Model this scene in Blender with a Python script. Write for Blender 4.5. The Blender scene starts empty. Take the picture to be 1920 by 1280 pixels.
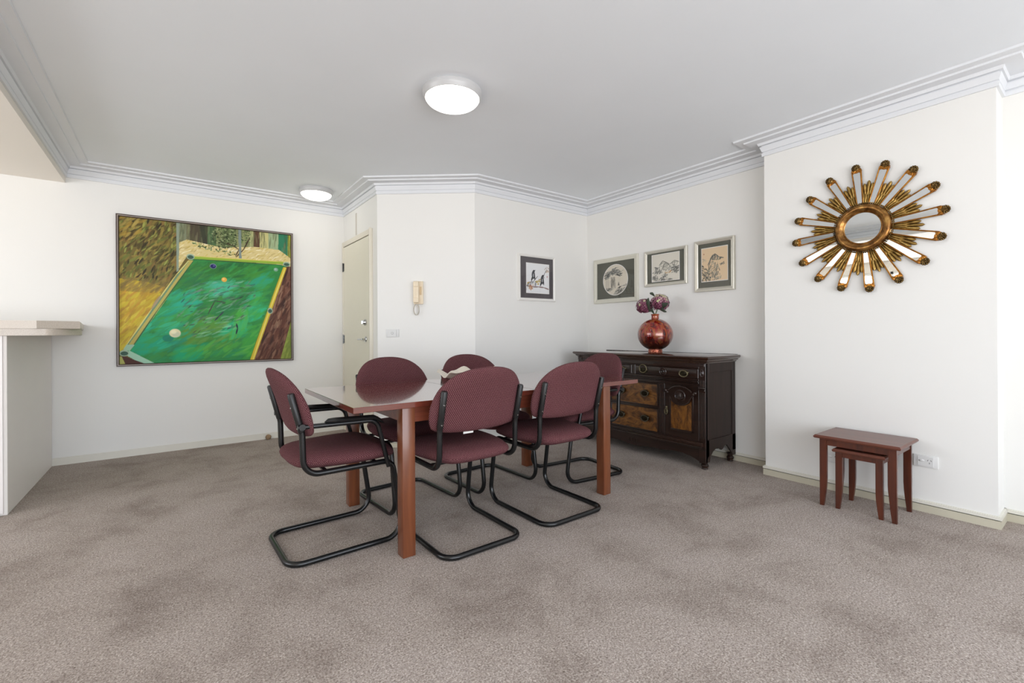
import bpy, bmesh, math, random
import numpy as np
from mathutils import Vector, Matrix
PI = math.pi
scene = bpy.context.scene
col = scene.collection

# ------------------------------------------------------------------ materials
def lin(c):
    if isinstance(c, str):
        c = [int(c[i:i+2], 16) / 255 for i in (0, 2, 4)]
    return tuple(x / 12.92 if x <= .04045 else ((x + .055) / 1.055) ** 2.4 for x in c)

class NT:
    def __init__(s, name):
        m = bpy.data.materials.new(name); m.use_nodes = True
        s.m = m; s.t = m.node_tree; s.b = s.t.nodes['Principled BSDF']
    def n(s, typ, **kw):
        nd = s.t.nodes.new(typ)
        for k, v in kw.items():
            if k.startswith('i_'): nd.inputs[k[2:].replace('_', ' ')].default_value = v
            else: setattr(nd, k, v)
        return nd
    def l(s, a, b): s.t.links.new(a, b)
    def math(s, op, a, b=None):
        nd = s.n('ShaderNodeMath', operation=op)
        for i, v in enumerate((a, b)):
            if v is None: continue
            if isinstance(v, (int, float)): nd.inputs[i].default_value = v
            else: s.l(v, nd.inputs[i])
        return nd.outputs[0]
    def coords(s, scale=(1, 1, 1), which='Object', rot=(0, 0, 0)):
        tc = s.n('ShaderNodeTexCoord'); mp = s.n('ShaderNodeMapping')
        mp.inputs['Scale'].default_value = scale; mp.inputs['Rotation'].default_value = rot
        s.l(tc.outputs[which], mp.inputs['Vector']); return mp.outputs[0]
    def noise(s, vec, scale, detail=3, rough=.5, dist=0):
        nd = s.n('ShaderNodeTexNoise'); nd.inputs['Scale'].default_value = scale
        nd.inputs['Detail'].default_value = detail; nd.inputs['Roughness'].default_value = rough
        nd.inputs['Distortion'].default_value = dist
        s.l(vec, nd.inputs['Vector']); return nd.outputs['Fac']
    def ramp(s, fac, stops):
        r = s.n('ShaderNodeValToRGB'); e = r.color_ramp.elements
        while len(e) < len(stops): e.new(.5)
        for el, (p, c) in zip(e, stops):
            el.position = p; el.color = (*lin(c), 1)
        s.l(fac, r.inputs[0]); return r.outputs[0]
    def mix(s, fac, a, b, blend='MIX'):
        nd = s.n('ShaderNodeMix', data_type='RGBA', blend_type=blend)
        for sock, v in ((nd.inputs[0], fac), (nd.inputs[6], a), (nd.inputs[7], b)):
            if isinstance(v, (int, float)): sock.default_value = v
            elif isinstance(v, (str, tuple)): sock.default_value = (*lin(v), 1)
            else: s.l(v, sock)
        return nd.outputs[2]
    def bump(s, h, strength=.2, dist=.001):
        b = s.n('ShaderNodeBump'); b.inputs['Strength'].default_value = strength
        b.inputs['Distance'].default_value = dist
        s.l(h, b.inputs['Height']); s.l(b.outputs[0], s.b.inputs['Normal'])
    def base(s, c):
        if isinstance(c, (str, tuple)): s.b.inputs['Base Color'].default_value = (*lin(c), 1)
        else: s.l(c, s.b.inputs['Base Color'])
    def set(s, **kw):
        for k, v in kw.items(): s.b.inputs[k.replace('_', ' ')].default_value = v
        return s

def plain(name, c, rough=.5, metal=0, var=.06, scale=6, bump=0, bscale=200, **kw):
    t = NT(name); v = t.coords()
    c1 = lin(c); c0 = [x * (1 - var) for x in c1]
    r = t.n('ShaderNodeMix', data_type='RGBA'); r.inputs[6].default_value = (*c0, 1); r.inputs[7].default_value = (*c1, 1)
    t.l(t.noise(v, scale, 4), r.inputs[0]); t.l(r.outputs[2], t.b.inputs['Base Color'])
    t.set(Roughness=rough, Metallic=metal, **kw)
    if bump: t.bump(t.noise(v, bscale, 3), bump, .001)
    return t.m

def wood(name, dark, light, axis=0, rough=.25, coat=.3, scale=1.0, bump=.05):
    t = NT(name); sc = [26 * scale] * 3; sc[axis] = 1.6 * scale
    v = t.coords(tuple(sc))
    f = t.noise(v, 1.0, 5, .6, .6); f2 = t.noise(v, 5.0, 3, .6)
    c = t.ramp(f, [(.3, dark), (.7, light)])
    c = t.mix(t.math('MULTIPLY', f2, .35), c, dark)
    t.base(c); t.set(Roughness=rough); t.b.inputs['Coat Weight'].default_value = coat
    t.b.inputs['Coat Roughness'].default_value = .05 if coat > .9 else .12
    t.bump(f2, bump, .0005)
    return t.m

M = {}
M['wall'] = plain('wall_paint', 'e7e6e2', .55, var=.03, scale=1.5, bump=.06, bscale=90)
M['wall_kitchen'] = plain('kitchen_wall_paint', 'e9e3da', .5, var=.03, scale=1.5)
M['ceiling'] = plain('ceiling_paint', 'eaeef2', .85, var=.05, scale=2.2)
M['cornice'] = plain('cornice_paint', 'dddfe2', .45, var=.02)
M['skirt_white'] = plain('skirting_white', 'dedbd0', .35, var=.05, scale=12)
M['skirt_cream'] = plain('skirting_cream', 'c8c2ae', .4, var=.12, scale=9)
M['gap'] = plain('gap_dark', '2a2622', .7)
M['door'] = plain('door_paint', 'e0dbc8', .4, var=.03)
M['arch'] = plain('door_frame_paint', 'dfd9c9', .35, var=.03)
M['chrome'] = plain('chrome', 'cfd0d2', .12, 1, var=.1)
M['dark_chrome'] = plain('dark_chrome', '70706e', .2, 1, var=.1)
M['black'] = plain('black_enamel', '121314', .27, var=.3, scale=30, bump=.05, bscale=300)
M['black_plastic'] = plain('black_plastic', '151515', .42, var=.2)
M['screw'] = plain('screw_steel', '9a9a98', .25, 1)
M['white_plastic'] = plain('white_plastic', 'dcdcda', .3, var=.02)
M['white_tag'] = plain('white_tag', 'e4e2dc', .6)
M['beige_plastic'] = plain('beige_plastic', 'e8d8bd', .35, var=.04)
M['beige_dark'] = plain('beige_plastic_dark', 'd6bd96', .4, var=.04)
M['cord'] = plain('coiled_cord_plastic', 'cfc8bb', .4, var=.1)
M['hole'] = plain('socket_hole', '141414', .6)
M['lamp_rim'] = plain('lamp_rim_enamel', 'bcbcbc', .3, var=.02)
M['panel'] = plain('bench_panel', 'ebe7e2', .45, var=.05, scale=3)
M['panel_front'] = plain('bench_panel_front', 'ebe6e4', .4, var=.03)
M['mat_grey'] = plain('mat_board_olive_grey', '56564b', .9, var=.05)
M['mat_purple'] = plain('mat_board_purple_grey', '524d50', .9, var=.05)
M['silver_frame'] = plain('silver_leaf_frame', 'd9d5c8', .33, .55, var=.12, scale=30)
M['white_frame'] = plain('white_frame', 'e8e6e1', .35, var=.04)
M['cream_frame'] = plain('cream_frame', 'd3d0c2', .5, var=.08, scale=40)
M['art_frame'] = plain('dark_brown_frame', '42302a', .35, var=.2, scale=30)
M['art_lip'] = plain('pale_frame_lip', 'b3a79b', .4, var=.1)
M['brass'] = plain('aged_brass', '9a8f70', .34, .85, var=.5, scale=60)
M['brass_dark'] = plain('dark_brass', '3f3828', .42, .8, var=.5, scale=70)
M['brass_drawer'] = plain('tarnished_brass', '6f6858', .36, .85, var=.5, scale=60)
M['bowl'] = plain('cream_glaze', 'd8cfc0', .35, var=.08, scale=15)
M['ball'] = plain('cork_brown', 'a08566', .8, var=.4, scale=60, bump=.3, bscale=120)
M['leaf'] = plain('leaf_green', '45503f', .55, var=.4, scale=40)
M['stem'] = plain('stem_green', '7f8f78', .55, var=.3, scale=40)
M['sb_dark'] = wood('dark_stained_oak', '190d08', '321d14', 1, .3, .3)
M['sb_side'] = wood('dark_stained_oak_side', '1b110b', '30201a', 2, .5, .05)
M['sb_top'] = wood('sideboard_top_wood', '24140d', '432a1c', 1, .16, 1.0, bump=0)
M['table_wood'] = wood('cherry_veneer', '58261c', '7c3d2d', 0, .16, 1.0, bump=0)
M['table_leg'] = wood('cherry_leg', '5c2f1b', '804a2c', 2, .3, .25)
M['table_edge'] = wood('cherry_edge', '632e20', '8c4c36', 0, .3, .25)
M['nest_wood'] = wood('cherry_nest_top', '552a1d', '6f3b28', 1, .35, .2)
M['nest_leg'] = wood('cherry_nest_leg', '3c180d', '602b15', 2, .3, .3)
M['art_trunk'] = None

def carpet():
    t = NT('carpet_pile'); v = t.coords()
    f = t.noise(v, 150, 3, .75); g = t.noise(v, 62, 2, .6)
    c = t.ramp(f, [(.32, '7c726b'), (.45, 'b3a9a2'), (.56, 'c8bfb9'), (.68, 'f2ede8')])
    c = t.mix(.5, c, t.ramp(g, [(.3, 'b4aaa4'), (.5, 'dcd5d0'), (.7, 'f6f1ed')]), 'MULTIPLY')
    big = t.noise(v, 2.3, 7, .68, .3)
    c = t.mix(1.0, c, t.ramp(big, [(.30, 'd2cecb'), (.5, 'f5f4f2'), (.66, 'ffffff')]), 'MULTIPLY')
    v2 = t.coords((1.4, .8, 1), rot=(0, 0, .5)); st = t.noise(v2, 7.5, 5, .7, .6)
    c = t.mix(t.math('MULTIPLY', t.ramp(st, [(.60, '000000'), (.74, 'ffffff')]), .2), c, '7d6f64')
    t.base(c); t.set(Roughness=1.0); t.b.inputs['Specular IOR Level'].default_value = .05
    t.bump(f, .8, .006)
    return t.m
M['carpet'] = carpet()

def tile():
    t = NT('kitchen_floor_tile'); v = t.coords()
    b = t.n('ShaderNodeTexBrick'); b.inputs['Scale'].default_value = 1; b.offset = 0
    b.inputs['Brick Width'].default_value = .3; b.inputs['Row Height'].default_value = .3; b.inputs['Mortar Size'].default_value = .004
    b.inputs['Color1'].default_value = (*lin('b3a595'), 1); b.inputs['Color2'].default_value = (*lin('a99b8b'), 1); b.inputs['Mortar'].default_value = (*lin('5e564e'), 1)
    t.l(v, b.inputs['Vector']); t.base(b.outputs[0]); t.set(Roughness=.4); return t.m
M['tile'] = tile()

def stone():
    t = NT('speckled_stone'); v = t.coords()
    f = t.noise(v, 240, 3, .7); f2 = t.noise(v, 30, 3)
    c = t.ramp(f, [(.32, 'b8ada0'), (.5, 'cbc1b4'), (.7, 'd6cec3')])
    c = t.mix(t.math('MULTIPLY', f2, .3), c, 'c0b3a4'); t.base(c); t.set(Roughness=.3); return t.m
M['stone'] = stone()

def fabric():
    t = NT('burgundy_dot_fabric')
    tc = t.n('ShaderNodeTexCoord'); sp = t.n('ShaderNodeSeparateXYZ'); t.l(tc.outputs['UV'], sp.inputs[0])
    u = t.math('MULTIPLY', sp.outputs[0], 1 / .0108); w = t.math('MULTIPLY', sp.outputs[1], 1 / .0074)
    row = t.math('FLOOR', w); odd = t.math('MODULO', t.math('ABSOLUTE', row), 2)
    def dots(off, rad):
        uu = t.math('FRACT', t.math('ADD', t.math('ADD', u, t.math('MULTIPLY', odd, .5)), off))
        dx = t.math('ABSOLUTE', t.math('SUBTRACT', uu, .5)); dy = t.math('ABSOLUTE', t.math('SUBTRACT', t.math('FRACT', w), .5))
        d = t.math('ADD', t.math('MULTIPLY', dx, 1.15), t.math('MULTIPLY', dy, .85))
        return t.math('LESS_THAN', d, rad)
    d1 = dots(0, .17); d2 = dots(.5, .26)
    v = t.coords(); n = t.noise(v, 400, 2)
    c = t.ramp(n, [(.3, '482629'), (.7, '62393e')])
    c = t.mix(t.math('MULTIPLY', d2, .55), c, '34151d')
    c = t.mix(t.math('MULTIPLY', d1, .75), c, 'c8a39c')
    t.base(c); t.set(Roughness=.9); t.b.inputs['Specular IOR Level'].default_value = .15
    t.bump(t.math('SUBTRACT', t.math('ADD', n, d1), d2), .35, .0015)
    return t.m
M['fabric'] = fabric()

def burl(name, axis):
    t = NT(name); sc = [1, 1, 1]; sc[axis] = .45; v = t.coords(tuple(sc))
    f = t.noise(v, 14, 7, .68, 2.2); g = t.noise(v, 50, 4, .6, 1.0)
    c = t.ramp(f, [(.3, '1f1209'), (.42, '4e2e12'), (.52, '7d4f20'), (.62, '8f5e26'), (.75, 'a9762e')])
    c = t.mix(t.math('MULTIPLY', g, .55), c, '46290f'); t.base(c)
    t.set(Roughness=.28); t.b.inputs['Coat Weight'].default_value = .4; return t.m
M['burl'] = burl('walnut_burl', 1); M['burl_door'] = burl('walnut_burl_upright', 2)

def gold(name, c1, c2, c3, rough=.3):
    t = NT(name); v = t.coords(); f = t.noise(v, 26, 5, .6)
    t.base(t.ramp(f, [(.3, c1), (.5, c2), (.72, c3)])); t.set(Roughness=rough, Metallic=.8)
    t.bump(t.noise(v, 160, 3), .12, .001); return t.m
M['gold'] = gold('antique_gold', '6b3d12', 'a8702c', 'd09a48')
M['gold_ring'] = gold('antique_gold_ring', '4e3014', '8a6030', 'b98f50', .28)
M['gold_leaf'] = gold('antique_gold_leaf', '6b5028', 'b0904f', 'e0c684', .36)
M['gold_dark'] = gold('antique_gold_dark', '2e2010', '6f5730', 'a98b52', .35)
M['mirror'] = plain('mirror_silvering', 'e6e9e8', .015, 1, var=0)

def vase_mat():
    t = NT('red_lacquer'); v = t.coords((1, 1, .35))
    f = t.noise(v, 26, 6, .68, .9); sp = t.n('ShaderNodeSeparateXYZ'); t.l(t.coords(), sp.inputs[0])
    c = t.ramp(f, [(.32, '1c0806'), (.41, '5e120c'), (.49, '9c1a12'), (.55, '8a5a28'), (.61, 'a8381a'), (.68, '241410')])
    h = t.math('ADD', t.math('MULTIPLY', sp.outputs[2], 3.6), t.math('MULTIPLY', f, .6))
    k = t.n('ShaderNodeMapRange'); k.inputs['From Min'].default_value = .48; k.inputs['From Max'].default_value = 1.05
    t.l(h, k.inputs['Value'])
    c = t.mix(k.outputs[0], '1c0805', c)
    t.base(c); t.set(Roughness=.2, Metallic=.2); t.b.inputs['Coat Weight'].default_value = .9; t.b.inputs['Coat Roughness'].default_value = .05
    return t.m
M['vase'] = vase_mat()
def copper():
    t = NT('copper_foil'); v = t.coords(); f = t.noise(v, 90, 3, .6)
    t.base(t.ramp(f, [(.35, '5a1f17'), (.55, 'a8604a'), (.7, 'e0a58a')])); t.set(Roughness=.25, Metallic=.8); return t.m
M['copper'] = copper()

def petal_mat(name, stops):
    t = NT(name)
    g = t.n('ShaderNodeNewGeometry'); at = t.n('ShaderNodeAttribute'); at.attribute_name = 'tone'
    t.base(t.ramp(at.outputs['Fac'], stops)); t.set(Roughness=.6); t.b.inputs['Subsurface Weight'].default_value = 0
    return t.m
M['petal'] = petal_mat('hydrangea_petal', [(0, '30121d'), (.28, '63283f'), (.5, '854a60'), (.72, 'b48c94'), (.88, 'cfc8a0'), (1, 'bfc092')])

def lamp_glass():
    t = NT('lit_opal_glass'); t.base('ffffff'); t.set(Roughness=.3)
    t.b.inputs['Emission Color'].default_value = (1, .95, .87, 1); t.b.inputs['Emission Strength'].default_value = 6.3
    return t.m
M['opal'] = lamp_glass()

def pane_glass():
    m = bpy.data.materials.new('picture_glass'); m.use_nodes = True; nt = m.node_tree; nt.nodes.clear()
    o = nt.nodes.new('ShaderNodeOutputMaterial'); mx = nt.nodes.new('ShaderNodeMixShader')
    tr = nt.nodes.new('ShaderNodeBsdfTransparent'); gl = nt.nodes.new('ShaderNodeBsdfGlossy'); gl.inputs['Roughness'].default_value = .01
    fr = nt.nodes.new('ShaderNodeFresnel'); fr.inputs['IOR'].default_value = 1.5
    ge = nt.nodes.new('ShaderNodeNewGeometry'); iv = nt.nodes.new('ShaderNodeMath'); iv.operation = 'SUBTRACT'; iv.inputs[0].default_value = 1; nt.links.new(ge.outputs['Backfacing'], iv.inputs[1])
    mu = nt.nodes.new('ShaderNodeMath'); mu.operation = 'MULTIPLY'; nt.links.new(fr.outputs[0], mu.inputs[0]); nt.links.new(iv.outputs[0], mu.inputs[1]); nt.links.new(mu.outputs[0], mx.inputs[0]); nt.links.new(tr.outputs[0], mx.inputs[1]); nt.links.new(gl.outputs[0], mx.inputs[2])
    nt.links.new(mx.outputs[0], o.inputs[0]); return m
M['glass'] = pane_glass()

def painted(name, rough=.5):
    t = NT(name); at = t.n('ShaderNodeVertexColor'); at.layer_name = 'paint'
    t.l(at.outputs[0], t.b.inputs['Base Color']); t.set(Roughness=rough); t.b.inputs['Specular IOR Level'].default_value = .2
    t.bump(t.noise(t.coords(), 180, 3), .15, .0008); return t.m
M['oil'] = painted('oil_paint', .5); M['ink'] = painted('ink_wash', .8)

# ------------------------------------------------------------------ mesh helpers
def finish(name, bm, mats, parent=None, angle=35, smooth=True):
    bmesh.ops.recalc_face_normals(bm, faces=bm.faces[:])
    me = bpy.data.meshes.new(name); bm.to_mesh(me); bm.free()
    if not isinstance(mats, (list, tuple)): mats = [mats]
    for m in mats: me.materials.append(m)
    if smooth and len(me.polygons):
        me.polygons.foreach_set('use_smooth', [True] * len(me.polygons))
        me.set_sharp_from_angle(angle=math.radians(angle))
    o = bpy.data.objects.new(name, me); col.objects.link(o)
    if parent is not None: o.parent = parent
    return o

def tag(o, label=None, cat=None, group=None, kind=None):
    if label: o['label'] = label
    if cat: o['category'] = cat
    if group: o['group'] = group
    if kind: o['kind'] = kind
    return o

def empty(name, loc, rz=0, label=None, cat=None, group=None, mat=None):
    o = bpy.data.objects.new(name, None); col.objects.link(o)
    o.empty_display_size = .1
    if mat is not None: o.matrix_world = mat
    else:
        o.location = loc; o.rotation_euler = (0, 0, rz)
    return tag(o, label, cat, group)

def BM(): return bmesh.new()

def box(bm, x0, x1, y0, y1, z0, z1, bev=0, seg=2, mi=0, taper=None):
    r = bmesh.ops.create_cube(bm, size=1); vs = r['verts']
    for v in vs:
        v.co = Vector(((x0 + x1) / 2 + v.co.x * (x1 - x0), (y0 + y1) / 2 + v.co.y * (y1 - y0), (z0 + z1) / 2 + v.co.z * (z1 - z0)))
    fs = {f for v in vs for f in v.link_faces}
    for f in fs: f.material_index = mi
    if bev:
        es = list({e for v in vs for e in v.link_edges})
        r = bmesh.ops.bevel(bm, geom=es, offset=bev, segments=seg, affect='EDGES', profile=.5)
        for f in r['faces']: f.material_index = mi
    return vs

def prism(bm, pts, axis, a0, a1, mi=0, bev=0):
    """pts 2D polygon; axis: coordinate index extruded from a0 to a1"""
    def P(p, a):
        c = [0, 0, 0]; c[axis] = a
        o = [i for i in range(3) if i != axis]
        c[o[0]], c[o[1]] = p; return c
    v0 = [bm.verts.new(P(p, a0)) for p in pts]; v1 = [bm.verts.new(P(p, a1)) for p in pts]
    n = len(pts); fs = []
    for i in range(n):
        fs.append(bm.faces.new((v0[i], v0[(i + 1) % n], v1[(i + 1) % n], v1[i])))
    fs.append(bm.faces.new(v0[::-1])); fs.append(bm.faces.new(v1))
    for f in fs: f.material_index = mi
    if bev:
        bmesh.ops.recalc_face_normals(bm, faces=fs)
        es = list(set(fs[-1].edges) | set(fs[-2].edges))
        bmesh.ops.bevel(bm, geom=es, offset=bev, segments=2, affect='EDGES')
    return v0 + v1

def lathe(bm, prof, seg=40, cx=0, cy=0, cz=0, axis=2, sx=1, sy=1, mi=0, closed=False):
    """prof list of (r,h)."""
    rings = []
    for r, h in prof:
        ring = []
        if r < 1e-5:
            p = [0, 0, h]; ring = [(p)]
        else:
            ring = [[r * sx * math.cos(2 * PI * k / seg), r * sy * math.sin(2 * PI * k / seg), h] for k in range(seg)]
        vs = []
        for p in ring:
            if axis == 0: p = [p[2], p[0], p[1]]
            elif axis == 1: p = [p[0], p[2], p[1]]
            vs.append(bm.verts.new((p[0] + cx, p[1] + cy, p[2] + cz)))
        rings.append(vs)
    pairs = list(zip(rings, rings[1:]))
    if closed: pairs.append((rings[-1], rings[0]))
    for a, b in pairs:
        if len(a) == 1 and len(b) == 1: continue
        for k in range(seg):
            k2 = (k + 1) % seg
            if len(a) == 1: f = bm.faces.new((a[0], b[k], b[k2]))
            elif len(b) == 1: f = bm.faces.new((a[k], b[0], a[k2]))
            else: f = bm.faces.new((a[k], b[k], b[k2], a[k2]))
            f.material_index = mi

def fillet(pts, rs, n=7):
    pts = [Vector(p) for p in pts]; out = [pts[0]]
    for i in range(1, len(pts) - 1):
        p, a, b = pts[i], pts[i - 1], pts[i + 1]; r = rs[i] if isinstance(rs, (list, tuple)) else rs
        da = (a - p).normalized(); db = (b - p).normalized(); ang = da.angle(db)
        if r <= 0 or ang > PI - .02: out.append(p); continue
        d = min(r / math.tan(ang / 2), (a - p).length * .49, (b - p).length * .49); rr = d * math.tan(ang / 2)
        c = p + (da + db).normalized() * (rr / math.sin(ang / 2))
        s = p + da * d - c; e = p + db * d - c; tot = s.angle(e); ax = s.cross(e).normalized()
        for k in range(n + 1): out.append(c + Matrix.Rotation(tot * k / n, 3, ax) @ s)
    out.append(pts[-1]); return out

def tube(bm, pts, r, seg=12, caps=True, closed=False, mi=0, flat=None):
    pts = [Vector(p) for p in pts]
    q = [pts[0]]
    for p in pts[1:]:
        if (p - q[-1]).length > 1e-5: q.append(p)
    pts = q; n = len(pts)
    T = []
    for i in range(n):
        a = pts[(i - 1) % n] if (closed or i > 0) else pts[i]; b = pts[(i + 1) % n] if (closed or i < n - 1) else pts[i]
        T.append((b - a).normalized())
    up = Vector((0, 0, 1)) if abs(T[0].z) < .9 else Vector((1, 0, 0))
    N = (up - T[0] * up.dot(T[0])).normalized(); rings = []
    for i in range(n):
        if i:
            ax = T[i - 1].cross(T[i])
            if ax.length > 1e-7: N = Matrix.Rotation(T[i - 1].angle(T[i]), 3, ax.normalized()) @ N
        N = (N - T[i] * N.dot(T[i])).normalized(); B = T[i].cross(N)
        rr = r[i] if isinstance(r, (list, tuple)) else r
        fl = flat or (1, 1)
        rings.append([bm.verts.new(pts[i] + (N * math.cos(2 * PI * k / seg) * fl[0] + B * math.sin(2 * PI * k / seg) * fl[1]) * rr) for k in range(seg)])
    idx = list(zip(rings, rings[1:]))
    if closed: idx.append((rings[-1], rings[0]))
    for a, b in idx:
        for k in range(seg):
            f = bm.faces.new((a[k], a[(k + 1) % seg], b[(k + 1) % seg], b[k])); f.material_index = mi
    if caps and not closed:
        bm.faces.new(rings[0][::-1]).material_index = mi; bm.faces.new(rings[-1]).material_index = mi

def catmull(pts, n=8):
    out = []; m = len(pts)
    for i in range(m):
        p0, p1, p2, p3 = [Vector(pts[(i + k - 1) % m]) for k in range(4)]
        for k in range(n):
            t = k / n
            out.append(.5 * ((2 * p1) + (-p0 + p2) * t + (2 * p0 - 5 * p1 + 4 * p2 - p3) * t * t + (-p0 + 3 * p1 - 3 * p2 + p3) * t ** 3))
    return out

def cushion(outline, T, place, nr=9, expo=5):
    """outline closed list of 2D points; place(x,y,t)->3D; returns bm with UV (metres)"""
    bm = BM(); uvl = bm.loops.layers.uv.new('UVMap')
    c = Vector((sum(p[0] for p in outline) / len(outline), sum(p[1] for p in outline) / len(outline)))
    n = len(outline); uvd = {}
    def mk(x, y, t):
        v = bm.verts.new(place(x, y, t)); d = Vector((x, y)) - c; e = (T / 2 - abs(t)) * 1.0; d = d.normalized() * e if d.length > 1e-6 else d
        uvd[v] = (x + d.x, y + d.y); return v
    radii = [math.sin(PI / 2 * (k / nr)) for k in range(1, nr + 1)]
    def th(r): return T / 2 * max(0, 1 - r ** expo) ** .5
    sides = []
    edge = [mk(p[0], p[1], 0) for p in outline]
    for sgn in (1, -1):
        rings = [[mk(c.x, c.y, sgn * th(0))]]
        for r in radii[:-1]:
            rings.append([mk(c.x + (p[0] - c.x) * r, c.y + (p[1] - c.y) * r, sgn * th(r)) for p in outline])
        rings.append(edge)
        for a, b in zip(rings, rings[1:]):
            for k in range(n):
                k2 = (k + 1) % n
                if len(a) == 1: bm.faces.new((a[0], b[k], b[k2]))
                else: bm.faces.new((a[k], b[k], b[k2], a[k2]))
    for f in bm.faces:
        for l in f.loops: l[uvl].uv = uvd[l.vert]
    return bm

def wall_matrix(x, y, z, kind):
    if kind == 'right': c = ((0, -1, 0), (0, 0, 1), (-1, 0, 0))       # faces -x
    elif kind == 'far': c = ((1, 0, 0), (0, 0, 1), (0, -1, 0))        # faces -y
    elif kind == 'diag':
        d = Vector((DD.x, DD.y, 0)); c = (tuple(d), (0, 0, 1), (d.y, -d.x, 0))
    elif kind == 'door': c = ((0, -1, 0), (0, 0, 1), (-1, 0, 0))
    m = Matrix.Identity(4)
    for j in range(3):
        for i in range(3): m[i][j] = c[j][i]
    m[0][3], m[1][3], m[2][3] = x, y, z
    return m

# ------------------------------------------------------------------ room shell
CEIL = 2.578; KC = 2.403; BACK = -2.7; KL = -3.4
CP = Vector((1.602, 4.342)); DP = Vector((2.342, 3.745)); DD = (DP - CP).normalized()
loop = [(KL, 5.411), (1.602, 5.411), tuple(CP), tuple(DP), (3.878, 3.745), (3.878, 1.672), (3.674, 1.672), (3.674, .433), (3.878, .433), (3.878, BACK), (KL, BACK)]
def offset_loop(pts, d, closed=True):
    """offset to the left of travel by d (outward)"""
    out = []; n = len(pts)
    for i in range(n):
        p = Vector(pts[i])
        dirs = []
        if closed or i > 0: dirs.append((p - Vector(pts[(i - 1) % n])).normalized())
        if closed or i < n - 1: dirs.append((Vector(pts[(i + 1) % n]) - p).normalized())
        ns = [Vector((-t.y, t.x)) for t in dirs]
        if len(ns) == 1: out.append(p + ns[0] * d)
        else:
            m = (ns[0] + ns[1]).normalized(); out.append(p + m * (d / m.dot(ns[0])))
    return out
outer = offset_loop(loop, .09)
names = ['wall_far', 'wall_door', 'wall_diagonal', 'wall_far_right', 'wall_right', 'wall_chimney_far_side', 'wall_chimney', 'wall_chimney_near_side', 'wall_near_right']
for i, nm in enumerate(names):
    bm = BM(); prism(bm, [loop[i], loop[i + 1], tuple(outer[i + 1]), tuple(outer[i])], 2, -.02, 2.68)
    tag(finish(nm, bm, M['wall'], smooth=False), kind='structure')
# back wall with wide window, kitchen side wall with window (both behind / left of the camera)
WX0, WX1, WZ0, WZ1 = -2.9, 3.0, .12, 2.2
bm = BM()
box(bm, KL - .09, WX0, BACK - .09, BACK, -.02, 2.68); box(bm, WX1, 3.968, BACK - .09, BACK, -.02, 2.68)
box(bm, WX0, WX1, BACK - .09, BACK, -.02, WZ0); box(bm, WX0, WX1, BACK - .09, BACK, WZ1, 2.68)
tag(finish('wall_back', bm, M['wall'], smooth=False), kind='structure')
KY0, KY1, KZ0, KZ1 = 1.6, 4.6, .95, 2.2
bm = BM()
box(bm, KL - .09, KL, BACK, KY0, -.02, 2.68); box(bm, KL - .09, KL, KY1, 5.5, -.02, 2.68)
box(bm, KL - .09, KL, KY0, KY1, -.02, KZ0); box(bm, KL - .09, KL, KY0, KY1, KZ1, 2.68)
tag(finish('wall_kitchen', bm, M['wall_kitchen'], smooth=False), kind='structure')
def window(name, axis, a0, a1, pos, z0, z1, n):
    bm = BM(); w = .05
    def B(u0, u1, q0, q1):
        if axis == 'x': box(bm, u0, u1, pos - .06, pos - .01, q0, q1, .004, 1)
        else: box(bm, pos - .06, pos - .01, u0, u1, q0, q1, .004, 1)
    B(a0, a1, z0, z0 + w); B(a0, a1, z1 - w, z1)
    for k in range(n + 1):
        c = a0 + (a1 - a0 - w) * k / n; B(c, c + w, z0, z1)
    tag(finish(name, bm, M['white_frame']), kind='structure')
window('window_1', 'x', WX0, WX1, BACK, WZ0, WZ1, 4)
window('window_2', 'y', KY0, KY1, KL, KZ0, KZ1, 3)

bm = BM(); box(bm, -.86, 4.0, BACK - .1, 5.5, -.06, 0)
tag(finish('floor', bm, M['carpet'], smooth=False), kind='structure')
bm = BM(); box(bm, KL - .1, -.872, BACK - .1, 5.5, -.06, -.004)
tag(finish('floor_kitchen', bm, M['tile'], smooth=False), kind='structure')
bm = BM(); box(bm, -.874, -.858, BACK, 4.14, -.02, .004, .001, 1)
tag(finish('trim_2', bm, M['gap']), kind='structure')
bm = BM(); box(bm, -.80, 4.0, BACK - .1, 5.5, CEIL, 2.69)
tag(finish('ceiling', bm, M['ceiling'], smooth=False), kind='structure')
bm = BM(); box(bm, KL - .1, -.725, BACK - .1, 5.5, KC, 2.69)
tag(finish('ceiling_kitchen', bm, M['wall_kitchen'], smooth=False), kind='structure')

# stepped cornice swept round the room
path = [(-.725, BACK), (-.725, 5.411)] + loop[1:10]
prof = [(0, 2.450), (.012, 2.450), (.014, 2.474), (.004, 2.477), (.005, 2.483), (.012, 2.485), (.024, 2.520), (.013, 2.523), (.014, 2.529), (.030, 2.531), (.036, 2.549),
        (.104, 2.551), (.106, 2.562), (.112, 2.563), (.158, 2.564), (.160, 2.577), (.166, 2.579), (.10, 2.60), (0, 2.60)]
bm = BM(); rows = []
for d, z in prof:
    rows.append([bm.verts.new((p.x, p.y, z)) for p in offset_loop(path, -d, closed=False)])
for a, b in zip(rows, rows[1:]):
    for k in range(len(a) - 1): bm.faces.new((a[k], a[k + 1], b[k + 1], b[k]))
tag(finish('trim_1', bm, M['cornice'], angle=20), kind='structure')

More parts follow.
